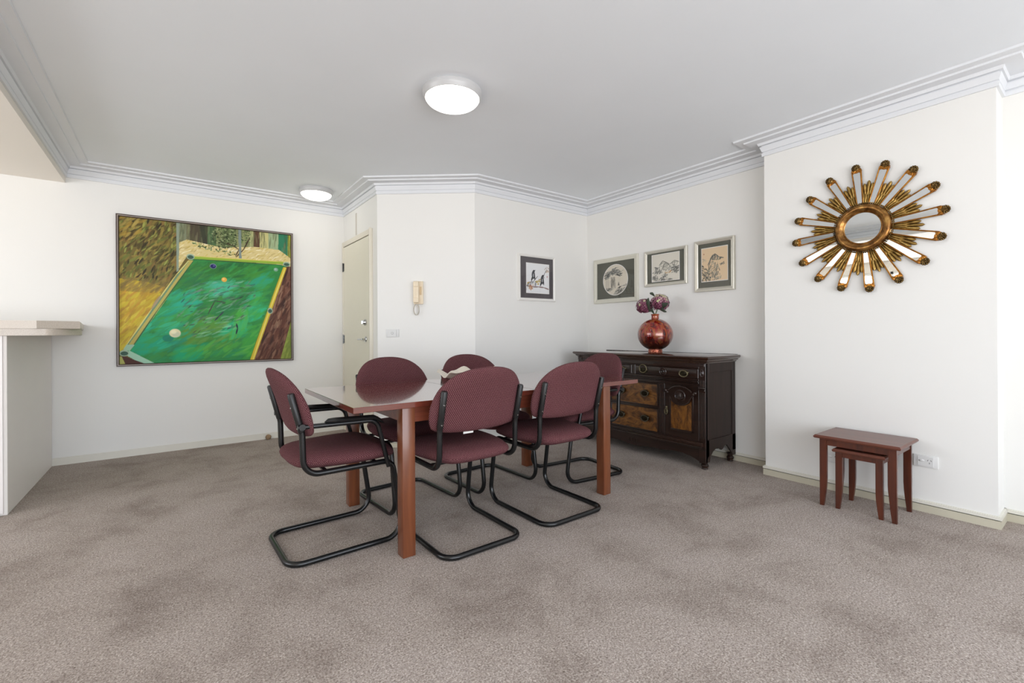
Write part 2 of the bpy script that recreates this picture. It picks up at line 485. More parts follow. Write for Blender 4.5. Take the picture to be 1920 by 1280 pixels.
def skirting(name, pts, two):
    bm = BM()
    o0 = [Vector(p) for p in pts]
    def strip(d, z0, z1, mi):
        o1 = offset_loop(pts, -d, closed=False)
        for k in range(len(pts) - 1):
            prism(bm, [tuple(o0[k]), tuple(o0[k + 1]), tuple(o1[k + 1]), tuple(o1[k])], 2, z0, z1, mi)
    if two:
        strip(.013, 0, .045, 0); strip(.006, .045, .050, 1); strip(.015, .050, .066, 2); strip(.009, .066, .070, 2)
        tag(finish(name, bm, [M['skirt_cream'], M['gap'], M['skirt_white']], smooth=False), kind='structure')
    else:
        strip(.012, 0, .060, 0); strip(.008, .060, .063, 0)
        tag(finish(name, bm, [M['skirt_white']], smooth=False), kind='structure')
skirting('baseboard_far', [(-.814, 5.411), (1.602, 5.411)], False)
skirting('baseboard_right', [(1.602, 4.40), tuple(CP), tuple(DP), (3.878, 3.745), (3.878, 1.672)], True)
skirting('baseboard_chimney', [(3.878, 1.672), (3.674, 1.672), (3.674, .433), (3.878, .433)], True)
skirting('baseboard_near_right', [(3.878, .433), (3.878, BACK)], True)

# door in the short wall
dm = wall_matrix(1.602, 0, 0, 'door')
def at_door(name, bm, mat, parent=None, **k): return finish(name, bm, mat, parent, **k)
dr = empty('door_1', (1.602, 4.96, 0)); tag(dr, kind='structure')
bm = BM()
box(bm, -.018, 0, -.43, .41, .004, 2.085, .002, 1)
slab = finish('door_slab', bm, M['door'], dr)
bm = BM()
def arch_bar(y0, y1, z0, z1):
    box(bm, -.022, 0, y0, y1, z0, z1, .004, 2)
arch_bar(-.497, -.433, 0, 2.148); arch_bar(.413, .450, 0, 2.148); arch_bar(-.433, .413, 2.092, 2.148)
box(bm, -.036, -.020, -.499, -.490, 0, 2.150, .002, 1)
finish('door_frame', bm, M['arch'], dr)
bm = BM(); box(bm, -.006, -.0005, -.434, .414, .004, 2.093)
finish('door_gap', bm, M['gap'], dr)
for z in (1.86, 1.04, .25):
    bm = BM(); tube(bm, [(-.024, .414, z - .05), (-.024, .414, z + .05)], .007, 10); box(bm, -.021, -.017, .38, .415, z - .045, z + .045)
    for q in (-.03, 0, .03): tube(bm, [(-.019, .395, z + q), (-.023, .395, z + q)], .004, 8)
    finish('hinge', bm, M['dark_chrome'], dr)
bm = BM(); lathe(bm, [(0, -.035), (.016, -.035), (.02, -.03), (.022, -.02), (.03, -.018), (.032, -.012), (.032, -.002)], 24, -.017, -.33, 1.216, axis=0)
box(bm, -.062, -.05, -.333, -.327, 1.20, 1.232, .002, 1)
finish('deadbolt', bm, M['chrome'], dr, angle=30)
bm = BM(); lathe(bm, [(.028, 0), (.028, -.006), (.024, -.010), (.011, -.012), (.010, -.04), (0, -.045)], 24, -.018, -.34, 1.044, axis=0)
tube(bm, fillet([(-.055, -.34, 1.044), (-.062, -.30, 1.044), (-.062, -.215, 1.044)], .02), [.008] * 10, 10) if False else tube(bm, fillet([(-.05, -.34, 1.044), (-.062, -.33, 1.044), (-.062, -.215, 1.042)], .008), .008, 10)
finish('door_handle', bm, M['chrome'], dr)
bm = BM(); box(bm, -.005, .002, .010, .042, 2.165, 2.40, .001, 1)
st = finish('trim_3', bm, plain('grey_strip', 'c7c1b8', .6)); st.location = (1.602, 4.935, 0); tag(st, kind='structure')

# ------------------------------------------------------------------ ceiling lights
def ceiling_light(x, y, r, label):
    t = empty('ceiling_light', (x, y, CEIL), 0, label, 'ceiling light', 'round flush ceiling lights')
    bm = BM(); lathe(bm, [(0, 0), (r * .98, 0), (r, -.004), (r, -.022), (r * .985, -.030), (r * .965, -.036), (r * .94, -.046), (r * .915, -.048), (r * .90, -.040), (r * .90, -.02)], 72)
    finish('rim', bm, M['lamp_rim'], t)
    bm = BM(); R = r * .905
    lathe(bm, [(R * math.cos(a), -.044 - .058 * math.sin(a)) for a in [PI / 2 * k / 14 for k in range(14)]] + [(0, -.102)], 64)
    finish('dome', bm, M['opal'], t)
    return t
ceiling_light(1.383, 2.46, .18, 'large round lit ceiling dome light above the dining table')
ceiling_light(1.195, 4.965, .16, 'round lit ceiling dome light touching the cornice by the door')

# ------------------------------------------------------------------ kitchen bench
t = empty('kitchen_bench', (-1.2, 4.6, 0), 0, 'pale kitchen bench end panel under a stone breakfast bar', 'kitchen bench')
bm = BM(); box(bm, -.75, .386, -.495, .797, 0, 1.10, .002, 1)
finish('side_panel', bm, M['panel'], t)
bm = BM(); box(bm, -.75, .370, -.508, -.494, .012, 1.10, .002, 1)
finish('front_panel', bm, M['panel_front'], t)
bm = BM(); box(bm, -.75, .352, -.515, -.506, .004, .03, .002, 1)
finish('kick_strip', bm, plain('brown_kick', '6a5140', .5), t)
def arc2(cx, cy, r, a0, a1, n=6): return [(cx + r * math.cos(math.radians(a0 + (a1 - a0) * k / n)), cy + r * math.sin(math.radians(a0 + (a1 - a0) * k / n))) for k in range(n + 1)]
wt = empty('stone_worktop', (-1.2, 4.6, 1.10), 0, 'speckled beige stone breakfast bar top with stepped edge, left', 'worktop')
bm = BM(); prism(bm, [(-.75, -.52)] + [(.50, -.52)] + arc2(.535, -.44, .06, -90, -30, 4) + [(.69, -.245), (.575, .808), (-.75, .808)], 2, 0, .043, bev=.002)
finish('lower_edge', bm, M['stone'], wt)
bm = BM(); prism(bm, [(-.75, -.525), (.52, -.525), (.70, -.36), (.585, .809), (-.75, .809)], 2, .0435, .094, bev=.003)
finish('slab', bm, M['stone'], wt)

# ------------------------------------------------------------------ painter (numpy raster onto a dense vertex grid)
class Canvas:
    def __init__(s, w, h, base):
        s.w, s.h = w, h; s.a = np.ones((h, w, 3)) * np.array([int(base[i:i+2], 16) / 255 for i in (0, 2, 4)])
        s.yy, s.xx = np.mgrid[0:h, 0:w].astype(float)
    @staticmethod
    def c(c): return np.array([int(c[i:i+2], 16) / 255 for i in (0, 2, 4)]) if isinstance(c, str) else np.array(c)
    def mask(s, pts):
        m = np.zeros((s.h, s.w), bool); n = len(pts)
        for i in range(n):
            x0, y0 = pts[i]; x1, y1 = pts[(i + 1) % n]
            if y0 == y1: continue
            c = ((y0 > s.yy) != (y1 > s.yy)) & (s.xx < (x1 - x0) * (s.yy - y0) / (y1 - y0) + x0)
            m ^= c
        return m
    def poly(s, pts, c): m = s.mask(pts); s.a[m] = s.c(c); return m
    def ell(s, cx, cy, rx, ry, c, al=1, soft=.12):
        d = np.sqrt(((s.xx - cx) / rx) ** 2 + ((s.yy - cy) / ry) ** 2)
        k = (np.clip((1 - d) / soft + .5, 0, 1) * al)[..., None]; s.a = s.a * (1 - k) + s.c(c) * k
    def stroke(s, x0, y0, x1, y1, w, c, al=1, m=None):
        xa, xb = int(max(0, min(x0, x1) - w - 1)), int(min(s.w, max(x0, x1) + w + 2)); ya, yb = int(max(0, min(y0, y1) - w - 1)), int(min(s.h, max(y0, y1) + w + 2))
        if xa >= xb or ya >= yb: return
        X = s.xx[ya:yb, xa:xb]; Y = s.yy[ya:yb, xa:xb]; dx, dy = x1 - x0, y1 - y0; L = dx * dx + dy * dy + 1e-9
        t = np.clip(((X - x0) * dx + (Y - y0) * dy) / L, 0, 1)
        d = np.hypot(X - x0 - t * dx, Y - y0 - t * dy); ww = w * (.35 + .65 * np.sin(PI * np.clip(t * .9 + .05, 0, 1)))
        k = np.clip(ww - d + .5, 0, 1) * al
        if m is not None: k = k * m[ya:yb, xa:xb]
        k = k[..., None]; s.a[ya:yb, xa:xb] = s.a[ya:yb, xa:xb] * (1 - k) + s.c(c) * k
    def scatter(s, rng, n, m, cols, ang, sp, ln, w, al=.7, clip=None):
        clip = m if clip is None else clip
        ys, xs = np.nonzero(m)
        if not len(xs): return
        for _ in range(n):
            i = rng.randrange(len(xs)); a = math.radians(ang + rng.uniform(-sp, sp)); l = rng.uniform(*ln)
            dx, dy = math.cos(a) * l / 2, -math.sin(a) * l / 2
            s.stroke(xs[i] - dx, ys[i] - dy, xs[i] + dx, ys[i] + dy, rng.uniform(*w), rng.choice(cols), al * rng.uniform(.6, 1), clip)
    def line(s, pts, w, c, al=1):
        for a, b in zip(pts, pts[1:]): s.stroke(*a, *b, w, c, al)

def canvas_mesh(name, cv, w, h, mat, parent, z=0, disc=False):
    """vertex grid w x h metres centred at origin in local XY, facing +Z"""
    nx, ny = cv.w, cv.h
    xs = np.linspace(-w / 2, w / 2, nx); ys = np.linspace(h / 2, -h / 2, ny)
    X, Y = np.meshgrid(xs, ys); co = np.stack([X, Y, np.full_like(X, z)], -1).reshape(-1, 3)
    idx = np.arange(nx * ny).reshape(ny, nx)
    q = np.stack([idx[1:, :-1], idx[1:, 1:], idx[:-1, 1:], idx[:-1, :-1]], -1).reshape(-1, 4)
    if disc:
        c = co[q].mean(1); q = q[(c[:, 0] / (w / 2)) ** 2 + (c[:, 1] / (h / 2)) ** 2 < 1]
    me = bpy.data.meshes.new(name); me.vertices.add(len(co)); me.vertices.foreach_set('co', co.ravel())
    me.loops.add(q.size); me.loops.foreach_set('vertex_index', q.ravel().astype(np.int32))
    me.polygons.add(len(q)); me.polygons.foreach_set('loop_start', np.arange(0, q.size, 4, dtype=np.int32))
    me.update(calc_edges=True)
    a = np.clip(cv.a, 0, 1).reshape(-1, 3); L = np.where(a <= .04045, a / 12.92, ((a + .055) / 1.055) ** 2.4)
    at = me.color_attributes.new('paint', 'FLOAT_COLOR', 'POINT')
    at.data.foreach_set('color', np.concatenate([L, np.ones((len(L), 1))], 1).astype(np.float32).ravel())
    me.materials.append(mat); o = bpy.data.objects.new(name, me); col.objects.link(o); o.parent = parent
    return o

def frame_bm(w, h, prof, rnd=False):
    """picture frame: prof = list of (inset from outer edge, height)."""
    bm = BM(); rows = []
    for d, z in prof:
        rows.append([bm.verts.new((sx * (w / 2 - d), sy * (h / 2 - d), z)) for sx, sy in ((-1, -1), (1, -1), (1, 1), (-1, 1))])
    for a, b in zip(rows, rows[1:]):
        for k in range(4): bm.faces.new((a[k], a[(k + 1) % 4], b[(k + 1) % 4], b[k]))
    return bm

# ---- the large painting of a billiard table in a garden
HM = np.array([[9.4185457087e-04, -5.0062867471e-06, -4.9397507186e-01], [-1.4913879183e-04, -1.1724806934e-03, 2.2646372262e+00], [-1.2991146281e-04, 6.9052490119e-07, 1.0]])
PX0, PX1, PZ0, PZ1 = -.378, 1.032, .838, 2.166
CW, CH = 400, 376
def uv(cx, cy):
    q = HM @ np.array([cx, cy, 1.]); x, z = q[0] / q[2], q[1] / q[2]
    return ((x - PX0) / (PX1 - PX0) * CW, (PZ1 - z) / (PZ1 - PZ0) * CH)
def U(*p): return [uv(*q) for q in p]
rng = random.Random(4)
cv = Canvas(CW, CH, '6a5c2e')
mF = cv.poly(U((90, 80), (575, 80), (575, 520), (470, 640), (120, 570)), '6f6233')
cv.scatter(rng, 420, mF, ['4a3f20', '8c7a3a', '5f6630', 'a39248', '3c351c', '77803c', '8a6a3a'], 58, 25, (10, 26), (1.5, 4), .75)
cv.scatter(rng, 120, mF, ['2c2a1c', '55602c', '3d2e1c', '9aa050'], 62, 25, (8, 18), (1, 2.6), .9)
cv.scatter(rng, 30, cv.mask(U((90, 80), (350, 80), (300, 250), (120, 300))), ['a88a3a', 'b09a50'], 45, 15, (12, 26), (2, 4), .7)
mY = cv.poly(U((100, 560), (330, 590), (480, 630), (170, 1110), (100, 1120)), 'b8a030')
cv.scatter(rng, 260, mY, ['c8b438', 'b08c30', 'd4c04a', 'a07c34', 'bca83c', 'c08c38'], 52, 14, (14, 34), (2, 4.5), .6)
cv.scatter(rng, 90, cv.mask(U((130, 560), (520, 560), (480, 680), (140, 660))), ['7a6a34', '8c7a44', '9c8440', '6c5c3a'], 48, 14, (12, 26), (2, 4), .5)
mG = cv.poly(U((572, 120), (1440, 200), (1440, 430), (1330, 370), (570, 300)), '6b6c4c')
for x0, x1, c in ((575, 635, '7d8468'), (635, 665, '6e6a50'), (665, 735, '4c4334'), (735, 795, '393a2c'), (795, 860, '4f6a44'), (860, 900, '7f8858'), (900, 1010, '5d6c42'), (1010, 1100, '8a9060'), (1100, 1140, 'a9ac78'), (1140, 1185, '5b3f2c'), (1185, 1250, 'c2bd80'), (1250, 1325, '9cb088'), (1325, 1395, '2f7a58'), (1395, 1440, 'a3a83c')):
    m = cv.poly(U((x0, 100), (x1, 100), (x1, 420), (x0, 400)), c) & mG
    cv.scatter(rng, 14, m, [c, '5b5a3c', '8c8f66', '3d4630'], 88, 8, (14, 40), (1, 3), .45)
mH = cv.poly(U((572, 300), (640, 275), (900, 335), (1150, 330), (1330, 352), (1430, 425), (1430, 480), (1370, 470), (640, 400), (572, 505)), 'd6c489')
cv.scatter(rng, 260, mH, ['e8dcae', 'cdb763', 'f0e8c8', 'bfa750', 'd9c98c', 'b09a5c'], 30, 22, (6, 15), (.8, 1.8), .75)
for _ in range(230):
    a, r = rng.uniform(0, 2 * PI), rng.uniform(0, 1) ** .6
    x, y = uv(930 + 110 * r * math.cos(a), 255 + 85 * r * math.sin(a))
    cv.ell(x, y, rng.uniform(1, 3), rng.uniform(.8, 2), rng.choice(['2c3a22', '44552c', '7f9160', '1f2a1a', 'a0ab7c']), .9, .4)
for _ in range(70):
    q = rng.uniform(0, 1); x, y = uv(690 + 310 * q + rng.uniform(-18, 18), 305 + 85 * q + rng.uniform(-16, 16))
    cv.ell(x, y, rng.uniform(1, 2.6), rng.uniform(.8, 1.8), rng.choice(['2f4426', '51683a', '7f9a5c']), .9, .4)
for _ in range(60):
    x, y = uv(1075 + rng.uniform(-30, 40), 255 + rng.uniform(-50, 50)); cv.ell(x, y, rng.uniform(1, 2.2), 1.2, rng.choice(['33482a', '6b8448']), .9, .4)
cv.line(U((1010, 405), (1065, 350), (1110, 265)), 1.6, '3e2a1e'); cv.line(U((1005, 400), (1030, 350), (985, 320), (930, 300)), 1.3, '3e2a1e')
cv.poly(U((562, 120), (584, 120), (580, 505), (562, 520)), '8b9886'); cv.poly(U((1026, 180), (1046, 180), (1050, 418), (1030, 415)), '7f8d88')
# trunk and green strip at the right
mT = cv.poly(U((1375, 480), (1440, 480), (1440, 800), (1340, 1190), (1110, 1195)), '5f3a2c')
cv.scatter(rng, 240, mT, ['7c5340', '3b211a', '8c6654', '4c2c22', '6b4636', '9a7a62', '2c1c18'], 68, 10, (14, 36), (1.5, 4), .6)
mB = cv.poly(U((1440, 820), (1440, 1190), (1335, 1190)), '7f8c3e'); cv.scatter(rng, 40, mB, ['93a048', '6b7a34'], 70, 12, (10, 24), (2, 4), .6)
# felt
mC = cv.poly(U((680, 410), (1385, 470), (1115, 1195), (420, 1215), (190, 1110)), '2c8040')
cv.scatter(rng, 260, mC, ['2f8a3c', '2a7a48', '3d9440', '2b8f5c', '46a04a', '24703c', '579a3c'], 28, 18, (22, 60), (4, 10), .42)
for (x, y, rx, ry, c, n) in ((620, 740, 110, 90, '2aa88a', 40), (330, 1060, 120, 70, '1fa07c', 50), (660, 1120, 110, 60, '18a070', 34), (1000, 960, 90, 70, '2fb07a', 30), (1150, 780, 70, 110, '2fb584', 34), (1180, 590, 90, 50, '2a9c80', 26), (900, 640, 130, 60, '4ab596', 30), (500, 880, 110, 110, '2a9c74', 34), (800, 500, 160, 50, '2c6a34', 40), (1100, 520, 120, 40, '337c30', 26), (780, 920, 130, 60, '5c8c34', 34), (1180, 1050, 120, 100, '3f9c3c', 34), (650, 980, 120, 60, '4f8236', 26)):
    cx, cy = uv(x, y); m = mC & (((cv.xx - cx) / (rx * .29)) ** 2 + ((cv.yy - cy) / (ry * .33)) ** 2 < 1)
    cv.scatter(rng, n * 2, m, [c, c, '3d9a4a'], 30, 24, (16, 50), (3, 8), .42, mC)
for (x, y, rx, ry, cs) in ((1000, 500, 300, 70, ['2c6a2c', '44882c', '1f5a30']), (800, 1000, 260, 110, ['5f8f34', '4a7c2c', '6b9a4c']), (1180, 900, 110, 260, ['3fa03c', '58ac4a', '2f8f4c']), (520, 960, 200, 160, ['22a884', '3cbc98', '1f8a70']), (900, 1110, 300, 70, ['4fa83c', '3a963c', '66b04a']), (640, 560, 160, 130, ['3f7c34', '4c8c3c', '2a6a44'])):
    cx, cy = uv(x, y); m = mC & (((cv.xx - cx) / (rx * .29)) ** 2 + ((cv.yy - cy) / (ry * .33)) ** 2 < 1)
    cv.scatter(rng, 46, m, cs, 32, 22, (14, 44), (1.5, 5), .5, mC)
m = mC & cv.mask(U((1010, 770), (1095, 760), (1110, 860), (1060, 1010), (950, 1030)))
cv.scatter(rng, 22, m, ['43a83c', '36b080', '56b04a'], 70, 14, (20, 44), (4, 8), .6)
m = mC & cv.mask(U((640, 600), (1150, 580), (1160, 760), (1000, 950), (700, 1020), (560, 860)))
cv.scatter(rng, 130, m, ['6f8c7c', '4b6a5c', '8aa08c', '3c4b48', '7a7c78', '5f9c7c', '2f5a4c', '8fb49c'], 28, 26, (10, 34), (.8, 2.6), .6)
cv.scatter(rng, 34, m, ['2a2430', '3c2f38', '5c4a50', '202a28'], 26, 34, (5, 14), (.5, 1.5), .65)
cv.scatter(rng, 26, mC & cv.mask(U((780, 830), (1000, 850), (940, 1010), (700, 1010))), ['8fc49c', '6fa47c', '4c8c5c'], 18, 14, (14, 34), (1, 3), .6)
cv.line(U((1012, 905), (1020, 940), (1010, 980)), 2, '202a38')
cv.line(U((850, 880), (880, 850), (915, 815)), 1.6, '34304a'); cv.line(U((800, 830), (850, 735), (930, 745)), 1.2, '40303a')
# cushions and rails
cv.poly(U((648, 430), (690, 432), (215, 1108), (172, 1095)), 'b5a85c'); cv.poly(U((640, 440), (655, 440), (180, 1095), (164, 1092)), '6c8c6a')
cv.line(U((655, 432), (560, 540), (380, 790), (170, 1090)), 1.4, 'd6cc7c'); cv.line(U((690, 434), (430, 790), (212, 1108)), 1.3, '2f5c3c')
cv.line(U((440, 700), (380, 790)), 3.4, '9c8a78', .8)
cv.poly(U((688, 398), (1365, 440), (1360, 462), (690, 420)), '8fae3c'); cv.line(U((690, 400), (1362, 443)), 1.2, 'd2c65c'); cv.line(U((690, 422), (1350, 466)), 1.4, '2c5430')
cv.poly(U((1362, 480), (1388, 486), (1140, 1190), (1108, 1192)), 'd0b838'); cv.line(U((1378, 486), (1262, 800), (1130, 1190)), 1.6, 'e6d672'); cv.line(U((1362, 482), (1240, 800), (1108, 1190)), .9, '6f7c28')
cv.poly(U((150, 1120), (215, 1108), (430, 1215), (320, 1215)), '9fcab0'); cv.poly(U((190, 1060), (250, 1062), (212, 1108), (165, 1100)), '9cc0a4')
cv.poly(U((125, 1150), (165, 1150), (200, 1225), (120, 1225)), 'a8a85c'); cv.poly(U((150, 1145), (180, 1150), (350, 1212), (340, 1228), (190, 1228)), '4a2820')
for x, y, rx, ry in ((668, 404, 9, 8), (1387, 460, 10, 7), (1264, 808, 7, 9), (172, 1125, 10, 8)):
    a, b = uv(x, y); cv.ell(a, b, rx, ry, '9db49c'); cv.ell(a, b + .8, rx * .75, ry * .65, '3d5a4c')
# balls
a, b = uv(500, 1005); cv.ell(a, b + 3, 12, 9, '157a68', .8)
a, b = uv(552, 975); cv.ell(a, b, 12.5, 11.5, 'dcd3a8'); cv.ell(a + 3, b + 4, 9, 7, 'b8c0a8', .6, .5); cv.ell(a - 3, b - 3, 6, 5, 'f0ebc8', .7, .5)
a, b = uv(920, 575); cv.ell(a, b, 6.6, 6.6, 'e0a848'); cv.ell(a - 1.5, b - 1.5, 3, 3, 'f2d080', .8, .5)
a, b = uv(837, 474); cv.ell(a, b, 8, 7, '7f8ca0'); cv.ell(a, b + .5, 6.6, 5.6, '22245a'); cv.ell(a + 2, b - 1, 2.4, 2, '6c70b0', .8, .5)
a, b = uv(1307, 500); cv.ell(a, b, 6, 5.6, '7aa08c'); cv.ell(a - 1, b - 1, 3, 2.6, 'a8c4b0', .8, .5)

pm = wall_matrix((PX0 + PX1) / 2, 5.411, (PZ0 + PZ1) / 2, 'far')
t = empty('framed_painting', None, 0, 'large framed oil painting of a green billiard table in a garden', 'painting', mat=pm)
w, h = PX1 - PX0, PZ1 - PZ0
canvas_mesh('canvas', cv, w, h, M['oil'], t, .022)
FW, FH = w + .040, h + .040
finish('frame', frame_bm(FW, FH, [(0, 0), (0, .036), (.003, .038), (.008, .038), (.009, .033), (.013, .033), (.0145, .038), (.018, .037), (.020, .028), (.022, .020)]), [M['art_frame']], t, smooth=False)
finish('frame_lip', frame_bm(FW, FH, [(.0085, .0325), (.0085, .0355), (.0135, .0355), (.0135, .0325)]), [M['art_lip']], t, smooth=False)

# ---- small framed ink pictures
def ink_birds():
    c = Canvas(150, 150, 'e8e9ea'); r = random.Random(2)
    def br(p, w, col, al=.9): c.line(p, w, col, al)
    br([(0, 112), (40, 118), (80, 116), (115, 118), (150, 126)], 3.5, '8b7470'); br([(0, 120), (20, 96), (45, 92), (75, 62)], 2, '5b5c60')
    br([(118, 70), (112, 60), (124, 38), (136, 28)], 1.6, '4b4c50'); c.scatter(r, 30, c.mask([(20, 90), (70, 90), (60, 120), (0, 135)]), ['5b5c60', '8a8c90'], 50, 30, (8, 20), (1, 2.4), .8)
    for x, y, n, cs in ((30, 120, 34, ['c08a68', 'a8705c', 'd0a884']), (78, 92, 26, ['b89c50', 'c4ac68', '8c7a40']), (12, 96, 14, ['b8a05c', 'a88c50']), (136, 26, 18, ['b09078', '8c8478', 'c8b090'])):
        for _ in range(n): c.ell(x + r.gauss(0, 8), y + r.gauss(0, 8), r.uniform(1.5, 4), r.uniform(1.5, 4), r.choice(cs), .85, .4)
    for bx, by, s in ((46, 62, 1), (104, 84, 1.05)):
        c.ell(bx + 4, by - 24 * s, 6, 5, '26272b'); c.ell(bx, by - 4, 10, 20 * s, '3a3b40', .95, .3); c.ell(bx + 2, by - 2, 5, 9, 'b9bcc0', .9, .4)
        c.stroke(bx - 6, by + 6, bx - 12, by + 26, 4, '1c1d20'); c.stroke(bx + 6, by - 12, bx + 10, by + 20, 3.5, '1e1f22'); c.stroke(bx + 8, by - 26, bx + 15, by - 29, 1, '303030')
    c.ell(137, 62, 3.5, 5, 'c08080', .7, .3); return c
def mountains(seed, base, ink, style):
    c = Canvas(150, 150, base); r = random.Random(seed); g = ['4c4c4a', '6b6b66', '8a8a82', '2f302e', '9b9b92'] if not ink else ink
    if style == 'round':
        for x, y, n in ((40, 40, 60), (70, 34, 60), (96, 46, 40), (26, 52, 40)):
            for _ in range(n):
                a = x + r.gauss(0, 12); b = y + r.gauss(0, 8); c.stroke(a - 5, b + 1, a + 5, b - 1, r.uniform(1, 2.2), r.choice(g), .8)
        for x in (18, 30, 42, 52, 64): c.line([(x, 120), (x + r.uniform(-2, 3), 60)], 3, 'a0998c', .6)
        c.line([(44, 112), (46, 80), (38, 56)], 1.6, 'ded6c6'); c.scatter(r, 60, c.mask([(48, 60), (74, 60), (76, 116), (48, 116)]), ['7a766c', '9a958a', '5f5c54'], 85, 12, (10, 30), (1, 3), .5)
        c.line([(78, 48), (104, 60)], 2, '3a3a38'); c.poly([(88, 104), (94, 84), (100, 104)], '77736a')
        c.scatter(r, 110, c.mask([(92, 110), (146, 98), (140, 130), (100, 146), (60, 146)]), g, 30, 35, (5, 14), (.8, 2.2), .8)
        c.scatter(r, 40, c.mask([(16, 112), (60, 112), (60, 128), (16, 128)]), g, 10, 20, (5, 12), (.8, 2), .7)
    elif style == 'wide':
        for (x0, y0, x1, y1, x2, y2) in ((40, 62, 60, 38, 96, 60), (54, 84, 76, 46, 102, 74), (98, 62, 122, 44, 148, 56)):
            c.line([(x0, y0), (x1, y1), (x2, y2)], 2, '77756c'); c.scatter(r, 40, c.mask([(x0, y0), (x1, y1), (x2, y2), ((x0 + x2) / 2, y2 + 22)]), ['8e8b80', '6b6960', 'a5a294'], 60, 30, (5, 16), (.8, 2), .7)
        for x, y, n in ((30, 78, 30), (24, 98, 40), (46, 94, 34), (14, 126, 50), (72, 120, 30), (60, 138, 40), (104, 84, 26), (122, 82, 40), (138, 86, 40), (128, 98, 50)):
            for _ in range(n):
                a = x + r.gauss(0, 7); b = y + r.gauss(0, 6); c.stroke(a - 3, b + 2, a + 3, b - 2, r.uniform(.8, 1.8), r.choice(g), .8)
        c.scatter(r, 16, c.mask([(70, 98), (110, 94), (100, 108), (70, 110)]), ['c0a070', 'b08a60', 'd0b890'], 15, 12, (8, 16), (1, 2.4), .8)
        c.scatter(r, 60, c.mask([(20, 130), (110, 138), (120, 148), (10, 148)]), g, 20, 25, (6, 14), (.8, 1.8), .6)
    else:
        c.line([(36, 76), (60, 44), (78, 30), (100, 46), (126, 52)], 2.2, '5a5c58')
        c.scatter(r, 90, c.mask([(40, 60), (62, 34), (80, 28), (104, 46), (128, 52), (96, 60), (60, 56)]), ['5a5c58', '3f423f', '7f807a'], 68, 25, (5, 14), (.8, 2), .75)
        c.scatter(r, 160, c.mask([(34, 84), (48, 56), (92, 66), (106, 104), (70, 148), (20, 148)]), ['5f625e', '444744', '83847c', '2c2e2c', '9d9c90'], 66, 30, (5, 16), (.8, 2.2), .7)
        c.scatter(r, 110, c.mask([(0, 70), (24, 86), (50, 110), (56, 148), (0, 148)]), ['3b3d3b', '5a5a52', '77756a', '232523'], -20, 40, (5, 14), (.8, 2.2), .8)
        c.scatter(r, 36, c.mask([(104, 76), (128, 66), (132, 78), (108, 84)]), ['5a5c58', '77756c'], 20, 20, (4, 9), (.7, 1.6), .7)
        c.scatter(r, 60, c.mask([(70, 120), (92, 104), (116, 128), (112, 140), (70, 146)]), ['5f625e', '7f8078'], 40, 30, (5, 12), (.8, 1.8), .6)
        c.scatter(r, 26, c.mask([(6, 44), (30, 52), (30, 62), (4, 60)]), ['a8a090', '8f8c80'], 40, 20, (4, 9), (.7, 1.4), .5); c.ell(14, 26, 3, 3, 'a05c48', .8, .4)
    return c
